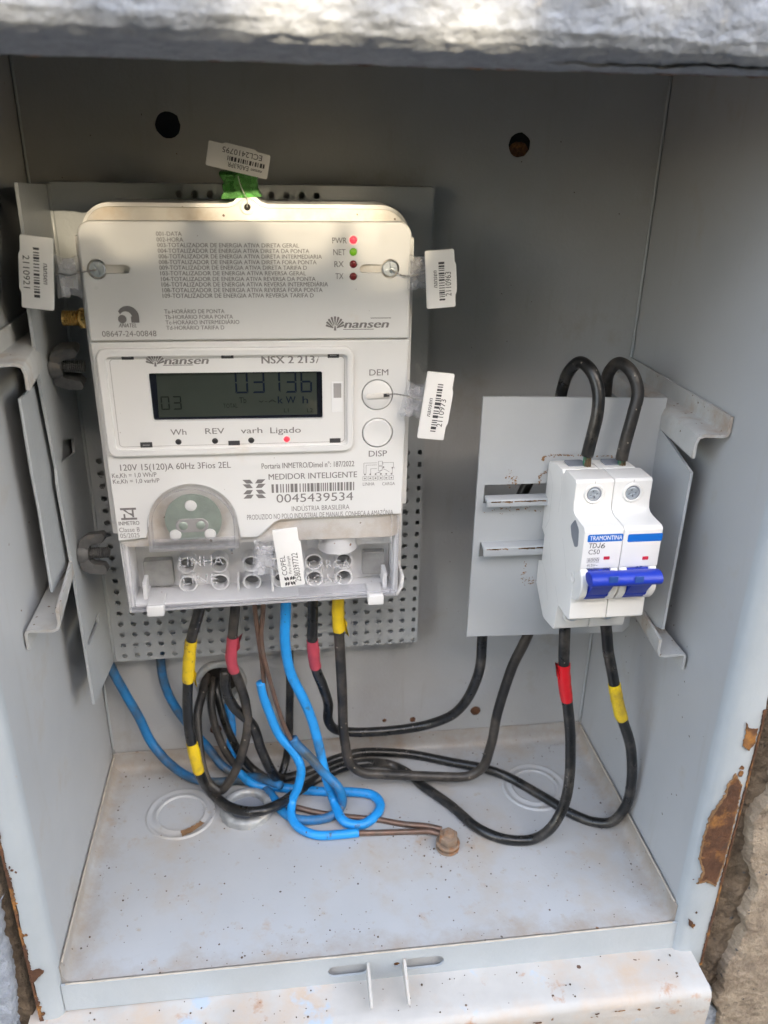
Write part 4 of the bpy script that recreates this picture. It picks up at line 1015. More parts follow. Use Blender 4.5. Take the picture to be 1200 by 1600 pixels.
# clear terminal cover
tc_front = [(35.8, 188.7), (46.9, 188.2), (89.6, 188.2), (97.3, 187.9), (99.7, 189.5), (105.6, 195.2), (108.3, 196.7), (164.8, 197.4), (163.4, 154.0), (36.5, 151.6)]
bm = BM(); prism(bm, tc_front, -77.0, -76.0, .25, 1, mx=AY)
tcover = obj('terminal_cover', bm, M['clear'], meter, 40, 'clear plastic cover over the wire terminals')
bm = BM()
A = [(36.5, 151.6), (163.4, 154.0)]
def bar(bm, a, b_, y0, y1, t):
    prism(bm, [a, b_, (b_[0], b_[1]+t), (a[0], a[1]+t)], -y1, -y0, .3, 2, mx=AY)
bar(bm, (A[0][0]-.3, A[0][1]-.2), (A[1][0]+.3, A[1][1]-.2), 76.2, 89, 1.1)
bar(bm, (A[0][0]+.6, A[0][1]+3.0), (A[1][0]-.6, A[1][1]+3.0), 75.2, 76.2, .7)
box(bm, (35.4, 76.2, 153), (36.3, 96, 188), .2); box(bm, (163.4, 76.2, 154), (164.3, 96, 200), .2)
box(bm, (38.2, 75.4, 155), (38.8, 76.2, 187), .1); box(bm, (160.2, 75.4, 156), (160.9, 76.2, 199), .1)
obj('cover_wall', bm, M['clearedge'], tcover, 40)
bm = BM()      # white base edge below the clear cover
prism(bm, [(A[0][0]-1.6, A[0][1]-1.7), (A[1][0]+1.6, A[1][1]-1.7), (A[1][0]+4.2, A[1][1]+3), (A[1][0]+4.6, A[1][1]+9), (A[1][0]+3.2, A[1][1]+9), (A[1][0]+2.6, A[1][1]+3.0), (A[1][0]+.8, A[1][1]-.3), (A[0][0]-.6, A[0][1]-.3), (A[0][0]-.9, A[0][1]+38), (A[0][0]-2.4, A[0][1]+38)], -96, -79, .4, 2, mx=AY)
obj('base_edge', bm, M['white'], meter, 40)
for r in [(43.7, 150.0, 51.7, 155.3), (149.6, 150.4, 157.3, 155.4)]:
    bm = BM(); prism(bm, rrect(r[0], r[1], r[2], r[3], .8), -88, -74.2, .5, 2, mx=AY); obj('cover_latch', bm, M['white'], meter, 40)
bm = BM()
text(bm, 'LINHA', *(60.9, 81.2, 175.4, 5.0), mx=frame((0, 75.9, 0), (1, 0, 0), (0, 0, 1)), w=0, depth=.2)
text(bm, 'LINE', *(61.6, 77.9, 165.85, 4.8), mx=frame((0, 75.9, 0), (1, 0, 0), (0, 0, 1)), w=0, depth=.2)
obj('embossed_letters', bm, M['emboss'], tcover, None)
bm = BM()
text(bm, 'CARGA', *(120.8, 140.8, 171.1, 4.4), mx=frame((0, 75.9, 0), (1, 0, 0), (0, 0, 1)), w=0, depth=.2)
text(bm, 'LOAD', *(120.3, 136.8, 163.1, 4.6), mx=frame((0, 75.9, 0), (1, 0, 0), (0, 0, 1)), w=0, depth=.2)
obj('embossed_letters', bm, M['emboss'], tcover, None)
# optical port: clear arch over a steel disc
DZ0 = (67.8, 185.4)[1]
arch = lambda r, zb: [(DOME[0]-r, zb)] + [(DOME[0]-r*math.cos(PI*i/28), DOME[1]+r*math.sin(PI*i/28)) for i in range(29)] + [(DOME[0]+r, zb)]
bm = BM(); prism(bm, arch(DR+.2, DZ0-.4), -5.5, -5.0, mx=FACE); port = obj('optical_port', bm, M['white'], meter, None, 'arched optical reading port with steel disc')
bm = BM(); prism(bm, arch(DR-.2, DZ0), -5, 2.6, .7, 3, mx=FACE, holes=[arch(DR-2.0, DZ0+1.6)]); obj('port_rim', bm, M['clearedge'], port, 40)
bm = BM(); prism(bm, arch(DR-1.9, DZ0+1.6), 1.4, 2.0, mx=FACE); obj('port_window', bm, M['clear'], port, 40)
bm = BM(); prism(bm, [(DOME[0]-DR+1.6, DZ0+1.2), (DOME[0]+DR-1.6, DZ0+1.2), (DOME[0]+DR-1.6, DZ0+6.2), (DOME[0]-DR+1.6, DZ0+6.2)], 2.05, 2.4, .1, 1, mx=FACE); obj('port_ledge', bm, M['clearedge'], port, 40)
dc = (69.1, 200.0)
pads = [(68.4, 207.1), (60.5, 192.8), (76.1, 192.6)]
pill = (60.9, 193.9, 75.7, 200.7)
cut = [(dc[0]+12.7*math.cos(t), dc[1]+12.7*math.sin(t)) for t in [math.radians(-50 + 280*i/40) for i in range(41)]]
bm = BM(); prism(bm, cut, .2, .9, .1, 1, mx=FACE, holes=[circ(p[0], p[1], 2.7, 20) for p in pads] + [oval(*pill)]); obj('steel_disc', bm, M['disc'], port, 40)
for p in pads:
    bm = BM(); lathe(bm, [(2.65, 0), (2.6, 1.1), (2.2, 1.3), (0, 1.25)], 22, at_w(p[0], p[1], 0)); obj('locating_pad', bm, M['white'], port, 40)
bm = BM(); prism(bm, oval(*pill), 0, 1.15, .2, 1, mx=FACE); pl = obj('optical_window', bm, M['inklight'], port, 40)
for s in (-1, 1):
    bm = BM(); lathe(bm, [(2.1, 1.18), (1.6, 1.6), (0, 1.8)], 18, at_w((pill[0]+pill[2])/2+s*3.9, (pill[1]+pill[3])/2, 0)); obj('optical_lens', bm, M['disc'], pl, 60) if False else obj('optical_lens', bm, M['disc'], port, 60)
bm = BM(); c = (85.2, 183.8); quad(bm, c[0]-1.7, c[1]-.35, c[0]+1.7, c[1]+.35, .3, frame((0, 76, 0), (1, 0, 0), (0, 0, 1))); quad(bm, c[0]-.5, c[1]-1.5, c[0]+.5, c[1]-.3, .3, frame((0, 76, 0), (1, 0, 0), (0, 0, 1))); obj('screw_mark', bm, M['cutgrey'], tcover, None)

# ------------------------------------------------------------------ seals
def seal(O, Ue, Ve, label, rows, wire, body, bodym='sealclear', bcode=None, emblem=None):
    """O = corner where the lettering starts (bottom of the last line), Ue along the writing, Ve up"""
    O, Ue, Ve = Vector(O), Vector(Ue), Vector(Ve)
    L, Hh = (Ue-O).length, (Ve-O).length
    mx = frame(O, Ue-O, Ve-O)
    t = thing('security_seal', label, 'security seal', O, 'security seals on the meter')
    bm = BM(); prism(bm, rpoly([(0, 0), (L*.22, -.0), (L*.26, -.7), (L*.74, -.7), (L*.78, 0), (L, 0), (L, Hh), (0, Hh)], .7, 3), -1.5, 0, .3, 2, mx=mx); obj('tag', bm, M['tag'], t, 40)
    bm = BM()
    for s, a, b_, v, cap, bo, sh in rows: text(bm, s, L*a, L*b_, Hh*v, Hh*cap, mx=mx, w=.06, bold=bo, shear=sh)
    if rows: obj('lettering', bm, M['inkdark'], t, None)
    if bcode:
        bm = BM(); barcode(bm, L*bcode[0], Hh*bcode[1], L*bcode[2], Hh*bcode[3], mx, n=24, seed=len(label)); obj('barcode', bm, M['inkdark'], t, None)
    if emblem:
        bm = BM(); a, b_, r = L*emblem[0], Hh*emblem[1], Hh*emblem[2]
        for sx in (-1, 1):
            for sy in (-1, 1):
                for q in (.1, .55): poly(bm, [(a+sx*r, b_+sy*r*(q+.4)), (a+sx*r*.35, b_+sy*r*(q+.4)), (a+sx*r*.1, b_+sy*r*q), (a+sx*r*.7, b_+sy*r*q)], .06, mx)
        obj('logo', bm, M['inkdark'], t, None)
    # twisted body: a curved clear block with an inner insert
    c0, c1, wv = Vector(body[0]), Vector(body[1]), Vector(body[2])
    mb = frame(c0, c1-c0, wv); bl = (c1-c0).length; bh = wv.length
    out = [(bl*i/8, bh*(.5-.10*math.sin(PI*i/8))) for i in range(9)] + [(bl*i/8, -bh*(.5-.10*math.sin(PI*i/8))) for i in range(8, -1, -1)]
    bm = BM(); prism(bm, out, -3.4, 3.0, .8, 2, mx=mb)
    bmesh.ops.subdivide_edges(bm, edges=bm.edges[:], cuts=1)
    for v in bm.verts: v.co += Vector((noise.noise(v.co*.5), noise.noise(v.co*.5+Vector((3, 3, 3))), noise.noise(v.co*.5+Vector((8, 1, 3)))))*.55
    obj('seal_body', bm, M[bodym], t, 40)
    bm = BM(); prism(bm, [(p[0]*.72+bl*.14, p[1]*.62) for p in out], -1.6, 1.4, .3, 1, mx=mb)
    box(bm, (bl*.2, -bh*.46, 1.2), (bl*.5, -bh*.2, 2.4), .3, 1, mx=mb); box(bm, (bl*.3, bh*.18, 1.2), (bl*.8, bh*.42, 2.2), .3, 1, mx=mb)
    obj('seal_insert', bm, M['emboss'] if bodym == 'sealclear' else M['sealgreen'], t, 40)
    P = spline(wire, 10); bm = BM()
    for ph in (0, PI):
        q = []
        for i, p in enumerate(P):
            a = i*.9 + ph; q.append(p + Vector((0, math.cos(a), math.sin(a)))*.22)
        tube(bm, q, .20, 5)
    obj('seal_wire', bm, M['wire'], t, 180)
    return t
yS = 70
nrows = lambda s: [(s, .21, .80, .18, .22, -.002, 0), ('nansen', .33, .64, .74, .17, .006, .25)]
seal((13.9, 70.0, 323.8), (10.5, 70.0, 296.4), (25.9, 70.0, 322.9), 'white bar code seal tag 2110921 left of the meter beside its left screw',
     [('2110921', .27, .72, .08, .20, 0, 0), ('nansen', .35, .64, .70, .17, .01, .25)], [(SCL[0], 73.2, SCL[1]), (34.7, 72.0, 309.6), (29.9, 71.0, 308.5), (24.9, 72.0, 308.9), (23.7, 74.0, 307.1)], ((23.8, 76.0, 307.3), (32.6, 78.0, 307.0), (0, 0, 17)), bcode=(.15, .40, .88, .58))
seal((184.7, 70.0, 295.8), (182.9, 70.0, 319.0), (172.7, 70.0, 297.2), 'white bar code seal tag 2110963 right of the meter near the small lamps',
     [('2110963', .20, .62, .14, .20, 0, 0), ('nansen', .36, .66, .62, .17, .01, .25)], [(SCR[0], 73.2, SCR[1]), (161.9, 72.0, 308.3), (166.2, 71.0, 308.2), (170.4, 72.0, 309.1), (172.7, 73.0, 309.7)], ((164.6, 76.0, 309.1), (173.6, 78.0, 308.8), (0, 0, 15)), bcode=(.13, .36, .84, .56))
seal((181.5, 66.0, 238.0), (185.1, 66.0, 267.8), (169.9, 66.0, 240.7), 'tilted white bar code seal tag 2110973 wired to the upper round button',
     [('2110973', .20, .62, .16, .20, 0, 0), ('nansen', .34, .62, .66, .17, .01, .25)], [(BTN[0][0]+4, 73.2, BTN[0][1]+.6), (160.2, 71.0, 258.1), (163.9, 69.0, 258.0), (168.3, 68.0, 256.8), (172.1, 67.0, 256.1)], ((164.5, 73.0, 255.7), (173.4, 74.0, 253.5), (2.0, 0, 16)), bcode=(.12, .36, .86, .56))
seal((109.9, 100.0, 352.5), (85.2, 98.0, 357.8), (108.7, 100.0, 343.1), 'upside down white seal tag ECL2410795 with green body on top of the meter',
     [('ECL2410795', .13, .77, .10, .22, 0, 0), ('EA063PR', .32, .66, .66, .19, 0, 0), ('nansen', .10, .28, .70, .13, .02, .25)], [(99.3, 98.6, 332.4), (99.4, 99.0, 335.3), (98.4, 99.0, 337.6), (97.0, 99.0, 340.8), (96.2, 98.0, 344.3)], ((97.1, 106.0, 336.2), (96.6, 104.0, 346.1), (17, 0, -2)), 'sealgreen', bcode=(.07, .42, .70, .60))
seal((118.8, 66.0, 168.4), (115.7, 66.0, 197.8), (107.5, 66.0, 167.6), 'white seal tag with a vertical number in front of the clear terminal cover',
     [('2580397722', .07, .58, .14, .24, 0, 0), ('COPEL', .21, .56, .66, .20, .004, 0), ('Pura Energia', .22, .54, .48, .11, .0, .3)], [(97.8, 74.0, 186.5), (96.5, 72.0, 183.6), (99.3, 70.0, 178.5), (105.1, 68.0, 175.9), (108.0, 67.0, 173.5)], ((95.3, 70.0, 181.3), (105.9, 71.0, 180.3), (-1, 0, 17)), emblem=(.10, .60, .22))

# ------------------------------------------------------------------ breaker bracket
brk = thing('breaker_bracket', 'grey steel plate on the right holding the breaker, with side wing and rusty slots', 'mounting plate', (245, 78, 126))
PO = [(201.5, 126.6), (286.0, 124.0), (289.0, 127.5), (289.5, 251.8), (201.4, 254.1)]
s1 = [(205.1, 210.4), (205.6, 204.2), (252.7, 202.5), (251.8, 209.6)]
s2 = [(206.7, 174.0), (206.2, 172.2), (254.9, 169.9), (254.5, 173.2)]
s1 = [(205.0, 201.6), (268, 201.6), (268, 210.9), (205.0, 210.9)]
s2 = [(204.8, 172.6), (268, 172.6), (268, 180.6), (204.8, 180.6)]
bm = BM(); prism(bm, PO, -79.3, -78, mx=AY, holes=[s1, s2]); obj('plate', bm, M['plate'], brk, None)
for z0, z1, yf in ((201.4, 205.0, 72.5), (175.4, 180.2, 72.0)):
    bm = BM(); prism(bm, rpoly([(yf, z0), (yf, z1), (78.5, z1+.6), (78.5, z1-.6), (yf+1.2, z1-1.6), (yf+1.2, z0)], .4, 2), 205.4, 267.6, .3, 1, mx=AX); obj('rail_tongue', bm, M['plate'], brk, 40, 'pale bent tongue with rusty edge')
    bm = BM()
    for k in range(16):
        x = 206 + random.random()*30; w_ = 1.5+random.random()*4; poly(bm, rough_edge([(x, z1-.5), (x+w_, z1-.5), (x+w_, z1-.9-random.random()*.6), (x, z1-1.0)], .4, .6, k), .06, frame((0, yf, 0), (1, 0, 0), (0, 0, 1)))
    obj('rust_stain', bm, M['ruststain'], brk, None, stuff=True)
bm = BM(); prism(bm, [(43, 147.6), (78.5, 136), (78.5, 236), (76, 237), (43, 228.2)], 288.0, 289.2, mx=AX); obj('side_wing', bm, M['plate'], brk, None)
# rust traces of an earlier clip on the plate
bm = BM(); fp = frame((0, 77.9, 0), (1, 0, 0), (0, 0, 1))
rs = random.Random(9)
def rtrace(P, n, wd):
    for i in range(n):
        t = rs.random()*(len(P)-1); k = int(t); f = t-k; x = P[k][0]*(1-f)+P[k+1][0]*f + rs.gauss(0, wd); z = P[k][1]*(1-f)+P[k+1][1]*f + rs.gauss(0, wd)
        poly(bm, rough_edge(circ(x, z, .12+rs.random()**2*.5, 6, .10+rs.random()**2*.4), .2, .3, i), .02+.0012*(i % 40), fp)
rtrace([(232.3, 222.7), (232.8, 224.6), (239.0, 225.1), (248.5, 224.5), (268.2, 223.6)], 120, .25); rtrace([(231.7, 210.3), (232.1, 215.2), (235.9, 218.0)], 45, .35); rtrace([(215.6, 218.0), (220.1, 212.3), (217.8, 210.8)], 45, 1.5)
rtrace([(228.5, 169.0), (228.7, 158.8), (234.6, 156.7)], 50, .9); rtrace([(206.8, 198.5), (235.4, 198.4)], 45, 1.5)
obj('rust_stain', bm, M['ruststain'], brk, None, stuff=True)

# ------------------------------------------------------------------ circuit breaker
cb = thing('circuit_breaker', 'white two pole circuit breaker with bright blue tied handle on the right plate', 'circuit breaker', (252, 76, 140))
BX0, BXM, BX1 = 235.0, 252.3, 269.6
prof = [(77, 206), (77, 221.5), (75.5, 223.2), (66, 225), (58.5, 225.6), (57.6, 224.2), (55.4, 224.2), (54.5, 226.8), (53.0, 227.2), (41.0, 227.4), (40.0, 226.4), (40.0, 216.2), (39.2, 213.8), (37.6, 212.6), (35, 212.1), (25.4, 211.9), (24.0, 210.8),
        (24.0, 193), (27, 190), (30.2, 188), (30.2, 174.5), (29.6, 172.6), (29.4, 164.8), (30.4, 163.8), (44, 163.2), (45, 161), (46, 150.0), (47, 148.6), (60, 146.2), (62.5, 146.4), (77, 157.5), (77, 170), (72.5, 172), (72.5, 186), (77, 188)]
HBZ = (249.6, 193.1)[1]
for a, b_ in ((BX0, BXM-.15), (BXM+.15, BX1)):
    bm = BM(); prism(bm, prof, a, b_, .45, 2, mx=AX); obj('pole_body', bm, M['bwhite'], cb, 40)
    w_ = b_-a; m_ = (a+b_)/2
    # cheeks and toggle drum
    for x0, x1 in ((a+.2, a+3.6), (b_-3.6, b_-.2)):
        bm = BM(); lathe(bm, [(0, x0), (9.8, x0), (10.3, x0+.5), (10.3, x1-.5), (9.8, x1), (0, x1)], 40, AX @ Matrix.Translation((31.2, 185.2, 0))); obj('cheek', bm, M['bwhite'], cb, 40)
    bm = BM(); n = 48; L = []
    for i in range(n): r = 9.6 + (.35 if i % 3 else -.15); L.append((31.2+r*math.cos(2*PI*i/n), 185.2+r*math.sin(2*PI*i/n)))
    prism(bm, L, a+3.7, b_-3.7, mx=AX)
    prism(bm, [(23, 180), (15, HBZ-2.5), (13, HBZ+1), (18, HBZ+2), (26, 190)], a+3.9, b_-3.9, .6, 2, mx=AX)
    obj('toggle', bm, M['blue'], cb, 35)
    # terminal screws in recessed wells
    cz = 221.0
    f40 = frame((m_, 40, cz), (1, 0, 0), (0, 0, 1))
    bm = BM(); lathe(bm, [(3.3, .3), (3.4, .55), (4.1, .7), (4.6, .3), (4.7, -.2)], 30, f40); obj('screw_well', bm, M['bwhite'], cb, 50)
    bm = BM(); lathe(bm, [(3.35, .35), (0, .05)], 24, f40); obj('well_floor', bm, M['cutgrey'], cb, 50)
    screw_head('terminal_screw', f40 @ Matrix.Translation((-.2, -.2, -.1)), 2.75, .8, M['zinc'], cb, .7, .25)
    screw_head('terminal_screw', frame((m_-.6, 44.8, 157.2), (1, 0, 0), (0, 0, 1)), 2.9, .9, M['zinc'], cb, .7, .5)
    bm = BM(); lathe(bm, [(3.2, .3), (3.4, .6), (4.2, .6), (4.5, .1)], 24, frame((m_-.6, 45, 157.2), (1, 0, 0), (0, 0, 1))); obj('screw_well', bm, M['bwhite'], cb, 50)
    # top entry mouth and moulded notches
    bm = BM(); prism(bm, rrect(m_-4.2, 62, m_+4.2, 69.5, 1), 225.2, 225.75); obj('wire_mouth', bm, M['cutgrey'], cb, None)
    bm = BM(); prism(bm, [(m_-.12, 212.6), (m_+.12, 212.6), (m_+.12, 227), (m_-.12, 227)], .01, .05, mx=frame((0, 40, 0), (1, 0, 0), (0, 0, 1))); obj('mould_line', bm, M['inklight'], cb, None)
# tie bar handle
bm = BM(); HB = (249.6, 193.1)
cc = [(14.0+(3.7 if math.cos(t) < 0 else 5)*math.cos(t), HB[1]+2.95*math.sin(t)) for t in [2*PI*i/28 for i in range(28)]]
prism(bm, cc, 235.4, 266.4, .5, 2, mx=AX)
hb = obj('handle_bar', bm, M['blue'], cb, 35)
for r in [(242.5, 193.4, 246.3, 196.3), (253.7, 192.9, 257.5, 195.7)]:
    bm = BM(); prism(bm, [(r[0], r[1]), (r[2], r[1]), (r[2], r[3]), (r[0], r[3])], -.4, .12, .1, 1, mx=frame((0, 10.3, 0), (1, 0, 0), (0, 0, 1))); obj('handle_notch', bm, M['inkblue'], hb, None)
bm = BM(); prism(bm, circ(0, 0, 2.6, 24), 0, .25, .08, 1, mx=frame((BX0, 31.2, 185.2), (0, -1, 0), (0, 0, 1)), holes=[circ(0, 0, 1.5, 20)]); obj('pivot_boss', bm, M['bwhite'], cb, 40)
# side moulding seams and the grey inset on the left flank
fl = frame((BX0, 0, 0), (0, -1, 0), (0, 0, 1))
bm = BM(); prism(bm, rpoly([(-40.5, 206), (-36, 211), (-30.5, 208.5), (-29.5, 201), (-33, 199), (-38, 202)], 1.2, 4), -.3, .05, mx=fl); obj('flank_inset', bm, M['cutgrey'], cb, None)
bm = BM()
for P in ([(-74, 219), (-68, 214), (-68, 196), (-72, 190)], [(-58, 222), (-56, 216), (-57, 205)], [(-48, 196), (-42, 188), (-38, 180)], [(-70, 172), (-64, 168), (-58, 158)], [(-50, 170), (-44, 164)], [(-64, 186), (-58, 176)]):
    stroke(bm, P, .22, .04, fl)
obj('mould_line', bm, M['mouldgrey'], cb, None)
# printing on the nose
FN = frame((0, 24, 0), (1, 0, 0), (0, 0, 1))
for r in [(236.6, 205.7, 252.2, 209.2), (254.3, 205.0, 269.8, 208.7)]:
    bm = BM(); poly(bm, rrect(r[0], r[1], r[2], r[3], .7), .05, FN); obj('colour_stripe', bm, M['stripe'], cb, None)
lines('lettering', (('TRAMONTINA', (237.6, 251.8, 206.5, 2.0)),), 'inkwhite', cb, FN, .09, .012)
bm = BM(); td, sx = (237.6, 241.0, 202.85, 2.3), (242.9, 244.7, 202.65, 2.3)
text(bm, 'TD', *td, mx=FN, w=.05, bold=.018, shear=.1); text(bm, '6', *sx, mx=FN, w=.05, bold=.018, shear=.1)
jx, jz, jc = td[1]+1.3, td[2], td[3]
stroke(bm, [(jx+.15, jz+jc), (jx, jz+.55), (jx-.25, jz+.18), (jx-.65, jz+.16), (jx-.85, jz+.6)], .34, .05, FN)
obj('lettering', bm, M['inkdark'], cb, None)
lines('lettering', (('C50', (237.7, 242.7, 199.9, 2.2)),), 'inkdark', cb, FN, .05, .0)
bm = BM(); b6 = (237.6, 196.0, 242.8, 198.1)
stroke(bm, [(b6[0], b6[1]), (b6[2], b6[1]), (b6[2], b6[3]), (b6[0], b6[3]), (b6[0], b6[1])], .12, .05, FN)
text(bm, 'N', *(238.2, 239.4, 188.65, 1.3), mx=FN, w=.05)
text(bm, '6000', *(238.0, 242.6, 196.4, 1.5), mx=FN, w=.05); text(bm, '415V~', *(237.7, 242.5, 193.95, 1.3), mx=FN, w=.05); text(bm, '50/60Hz', *(237.8, 243.3, 192.05, 1.4), mx=FN, w=.05); text(bm, 'IP20', *(245.3, 248.5, 191.8, 1.3), mx=FN, w=.05)
for r in [(237.7, 199.2, 242.6, 199.2), (237.9, 191.2, 248.3, 190.9)]: quad(bm, *r, .05, FN)
obj('lettering', bm, M['inkdark'], cb, None)
bm = BM(); g0 = (259.8, 189.6, 262.7, 193.1)
for k in (0, 1):
    x = g0[0]+k*1.6
    stroke(bm, [(x+.9, g0[3]), (x+.9, g0[3]-.8), (x, g0[3]-1.6)], .25, .05, FN); stroke(bm, [(x+.2, g0[3]-.2), (x+1.4, g0[3]-.2)], .25, .05, FN); stroke(bm, [(x+.9, g0[1]+.9), (x+.1, g0[1]+.4), (x+.9, g0[1])], .25, .05, FN)
obj('symbol', bm, M['inkblue'], cb, None)
for r in [(244.8, 197.1, 247.5, 198.6), (262.3, 196.2, 265.0, 197.8)]:
    bm = BM(); prism(bm, rrect(r[0], r[1], r[2], r[3], .3), -.2, .1, mx=FN); obj('status_window', bm, M['redwin'], cb, None)

# ------------------------------------------------------------------ cables
def cable(label, pts, r, m, name='cable', group='cables in the meter box', tapes=(), n=8, cat='cable'):
    P = spline(pts, n); bm = BM(); seg = 14
    P2 = [p + Vector((noise.noise(p*.05), noise.noise(p*.05+Vector((4, 4, 4))), 0))*.35 for p in P]
    tube(bm, P2, r, seg)
    o = obj(name, bm, M[m], None, 180, None, tuple(P[0]))
    tag(o, label, cat, group)
    for (a, b_, tm, tl, extra) in tapes:
        # a, b_: fractions of control points
        i0, i1 = int(a*n), int(b_*n); Q = P2[i0:i1+1]; bm = BM(); k = len(Q)
        rr = [r + .45 + .25*noise.noise(q*.3) for q in Q]; rr[0] = r+.25; rr[-1] = r+.3
        tube(bm, Q, rr, seg)
        for v in bm.verts: v.co += Vector((noise.noise(v.co*.35), noise.noise(v.co*.35+Vector((5, 1, 2))), noise.noise(v.co*.3)))*.3
        if extra:        # loose flap of tape
            q = Q[-1] if extra > 0 else Q[0]; d = (Q[-1]-Q[-2]).normalized(); s = Vector((-1 if abs(extra) > 1 else 1, -.4, 0)).normalized()
            F_ = [q - d*9 + s*(r+.2), q - d*1 + s*(r+.4), q + d*3.2 + s*(r+2.8), q + d*1.5 + s*(r+1.2), q - d*6 + s*(r+1.9)]
            vs = [bm.verts.new(p) for p in F_]; vs2 = [bm.verts.new(p + Vector((.1, -.35, 0))) for p in F_]
            bm.faces.new(vs); bm.faces.new(vs2[::-1])
            for i in range(5): bm.faces.new((vs[i], vs[(i+1) % 5], vs2[(i+1) % 5], vs2[i]))
        t = obj('tape', bm, M[tm], o, 60, tl)
    return o
R1 = 2.85
cable('black cable with two yellow tape bands looping to the red taped breaker lead', [(68.2, 98.0, 148.9), (64.7, 99.0, 136.1), (59.6, 101.0, 118.8), (55.9, 103.0, 94.6), (53.7, 104.0, 71.6), (53.7, 104.0, 54.0), (54.7, 104.0, 44.0), (56.7, 104.0, 28.6), (61.6, 111.0, 6.0), (74.4, 93.5, 9.5), (88.5, 85.4, 13.0), (101.8, 93.1, 10.0), (113.5, 106.9, 6.0), (126.2, 117.5, 5.0), (142.2, 120.9, 9.0), (156.2, 122.8, 9.0), (170.8, 126.7, 2.8), (181.5, 116.9, 2.8), (187.7, 106.2, 2.8), (201.5, 88.8, 2.8), (213.3, 70.0, 2.8), (226.4, 60.0, 2.8), (240.9, 56.7, 4.0), (249.9, 52.0, 16.8), (255.7, 54.0, 29.4), (257.7, 56.0, 49.8), (256.0, 58.0, 74.1), (252.2, 58.0, 95.1), (247.5, 57.0, 116.1), (245.7, 57.0, 135.2), (244.5, 57.0, 148.2), (244.2, 57.0, 153.6)], R1, 'black',
      tapes=((2.0, 3.15, 'yellow', 'creased dirty yellow tape', 1), (5.5, 7.0, 'yellow', None, 0), (27.2, 28.3, 'redbright', 'bright red tape with a torn flap', 2)))
cable('black cable from the red band under the meter to the yellow taped breaker lead', [(75.6, 104.0, 96.2), (74.9, 104.0, 85.0), (78.8, 106.0, 70.2), (88.0, 108.0, 55.5), (92.2, 108.0, 38.2), (97.5, 108.0, 21.2), (103.0, 117.8, 6.0), (110.0, 120.4, 5.0), (120.3, 125.5, 4.0), (137.1, 131.9, 6.0), (154.0, 136.0, 6.0), (172.1, 136.4, 4.0), (188.2, 133.7, 2.8), (207.4, 125.7, 2.8), (228.7, 115.0, 4.5), (243.6, 106.3, 2.8), (258.5, 88.9, 2.8), (270.3, 74.6, 2.8), (280.3, 67.1, 2.8), (289.4, 62.0, 6.8), (295.1, 60.0, 19.6), (294.7, 58.0, 42.2), (290.0, 58.0, 66.9), (280.6, 57.0, 89.5), (274.4, 57.0, 109.4), (269.7, 57.0, 126.1), (266.9, 57.0, 139.5), (264.4, 57.0, 150.6)], R1, 'black',
      tapes=((22.85, 23.95, 'yellow', None, 0),))
cable('black cable with faded red tape that curls from the wall conduit up to the meter', [(60.2, 156.0, 56.3), (60.1, 146.0, 62.4), (58.4, 136.0, 59.6), (56.0, 126.0, 52.2), (56.1, 118.0, 40.0), (57.7, 112.0, 26.2), (61.4, 110.0, 13.2), (67.4, 109.0, 8.7), (75.1, 109.0, 19.1), (82.1, 108.0, 39.1), (85.6, 107.0, 57.8), (85.1, 105.0, 74.9), (82.2, 102.0, 91.3), (79.6, 100.0, 104.1), (80.9, 99.0, 118.7), (83.2, 98.0, 135.6), (84.4, 98.0, 146.1)], 2.6, 'blackdusty',
      tapes=((12.6, 14.2, 'redtape', 'faded red tape band', 1),))
cable('black cable running from the wall conduit down and back up behind the tray', [(67.2, 156.0, 56.7), (66.5, 148.0, 57.7), (66.6, 142.0, 53.2), (71.2, 134.0, 35.2), (78.5, 128.0, 18.7), (86.9, 125.1, 8.0), (95.4, 119.2, 6.0), (101.9, 121.8, 5.0), (105.7, 128.0, 10.2), (108.2, 132.0, 26.4), (109.7, 136.0, 47.2), (110.5, 138.0, 73.6), (110.6, 138.0, 91.6)], 2.4, 'black')
cable('short dusty black cable coming out of the wall conduit beside the blue one', [(63.3, 156.0, 57.0), (63.9, 147.0, 57.7), (62.8, 138.0, 49.4), (65.4, 130.0, 36.5), (71.6, 124.0, 21.7), (81.4, 125.2, 5.0), (95.2, 116.2, 2.8), (114.5, 117.4, 2.8)], 2.3, 'blackdusty')
cable('black cable with red band under the meter passing low to the left breaker terminal', [(123.5, 98.0, 145.8), (123.3, 98.0, 133.2), (122.7, 99.0, 116.0), (124.2, 101.0, 97.4), (128.1, 105.0, 81.1), (131.4, 110.0, 65.2), (131.5, 114.0, 50.8), (135.8, 117.0, 41.5), (145.9, 119.0, 36.6), (161.3, 119.0, 35.8), (180.6, 118.0, 37.4), (191.8, 116.0, 40.9), (204.1, 110.0, 51.6), (211.5, 102.0, 70.8), (214.9, 97.0, 92.5), (214.7, 95.0, 114.7), (215.1, 97.0, 131.6), (224.0, 100.0, 175.4), (240.1, 100.0, 220.7), (243.4, 95.0, 242.1), (242.6, 90.0, 254.6), (242.8, 84.0, 264.1), (245.3, 78.0, 269.4), (248.0, 71.0, 267.3), (250.4, 66.0, 259.6), (250.1, 63.0, 251.1), (248.5, 62.0, 239.5), (247.6, 62.0, 230.3)], R1, 'black',
      tapes=((2.0, 3.05, 'redtape', None, 0),))
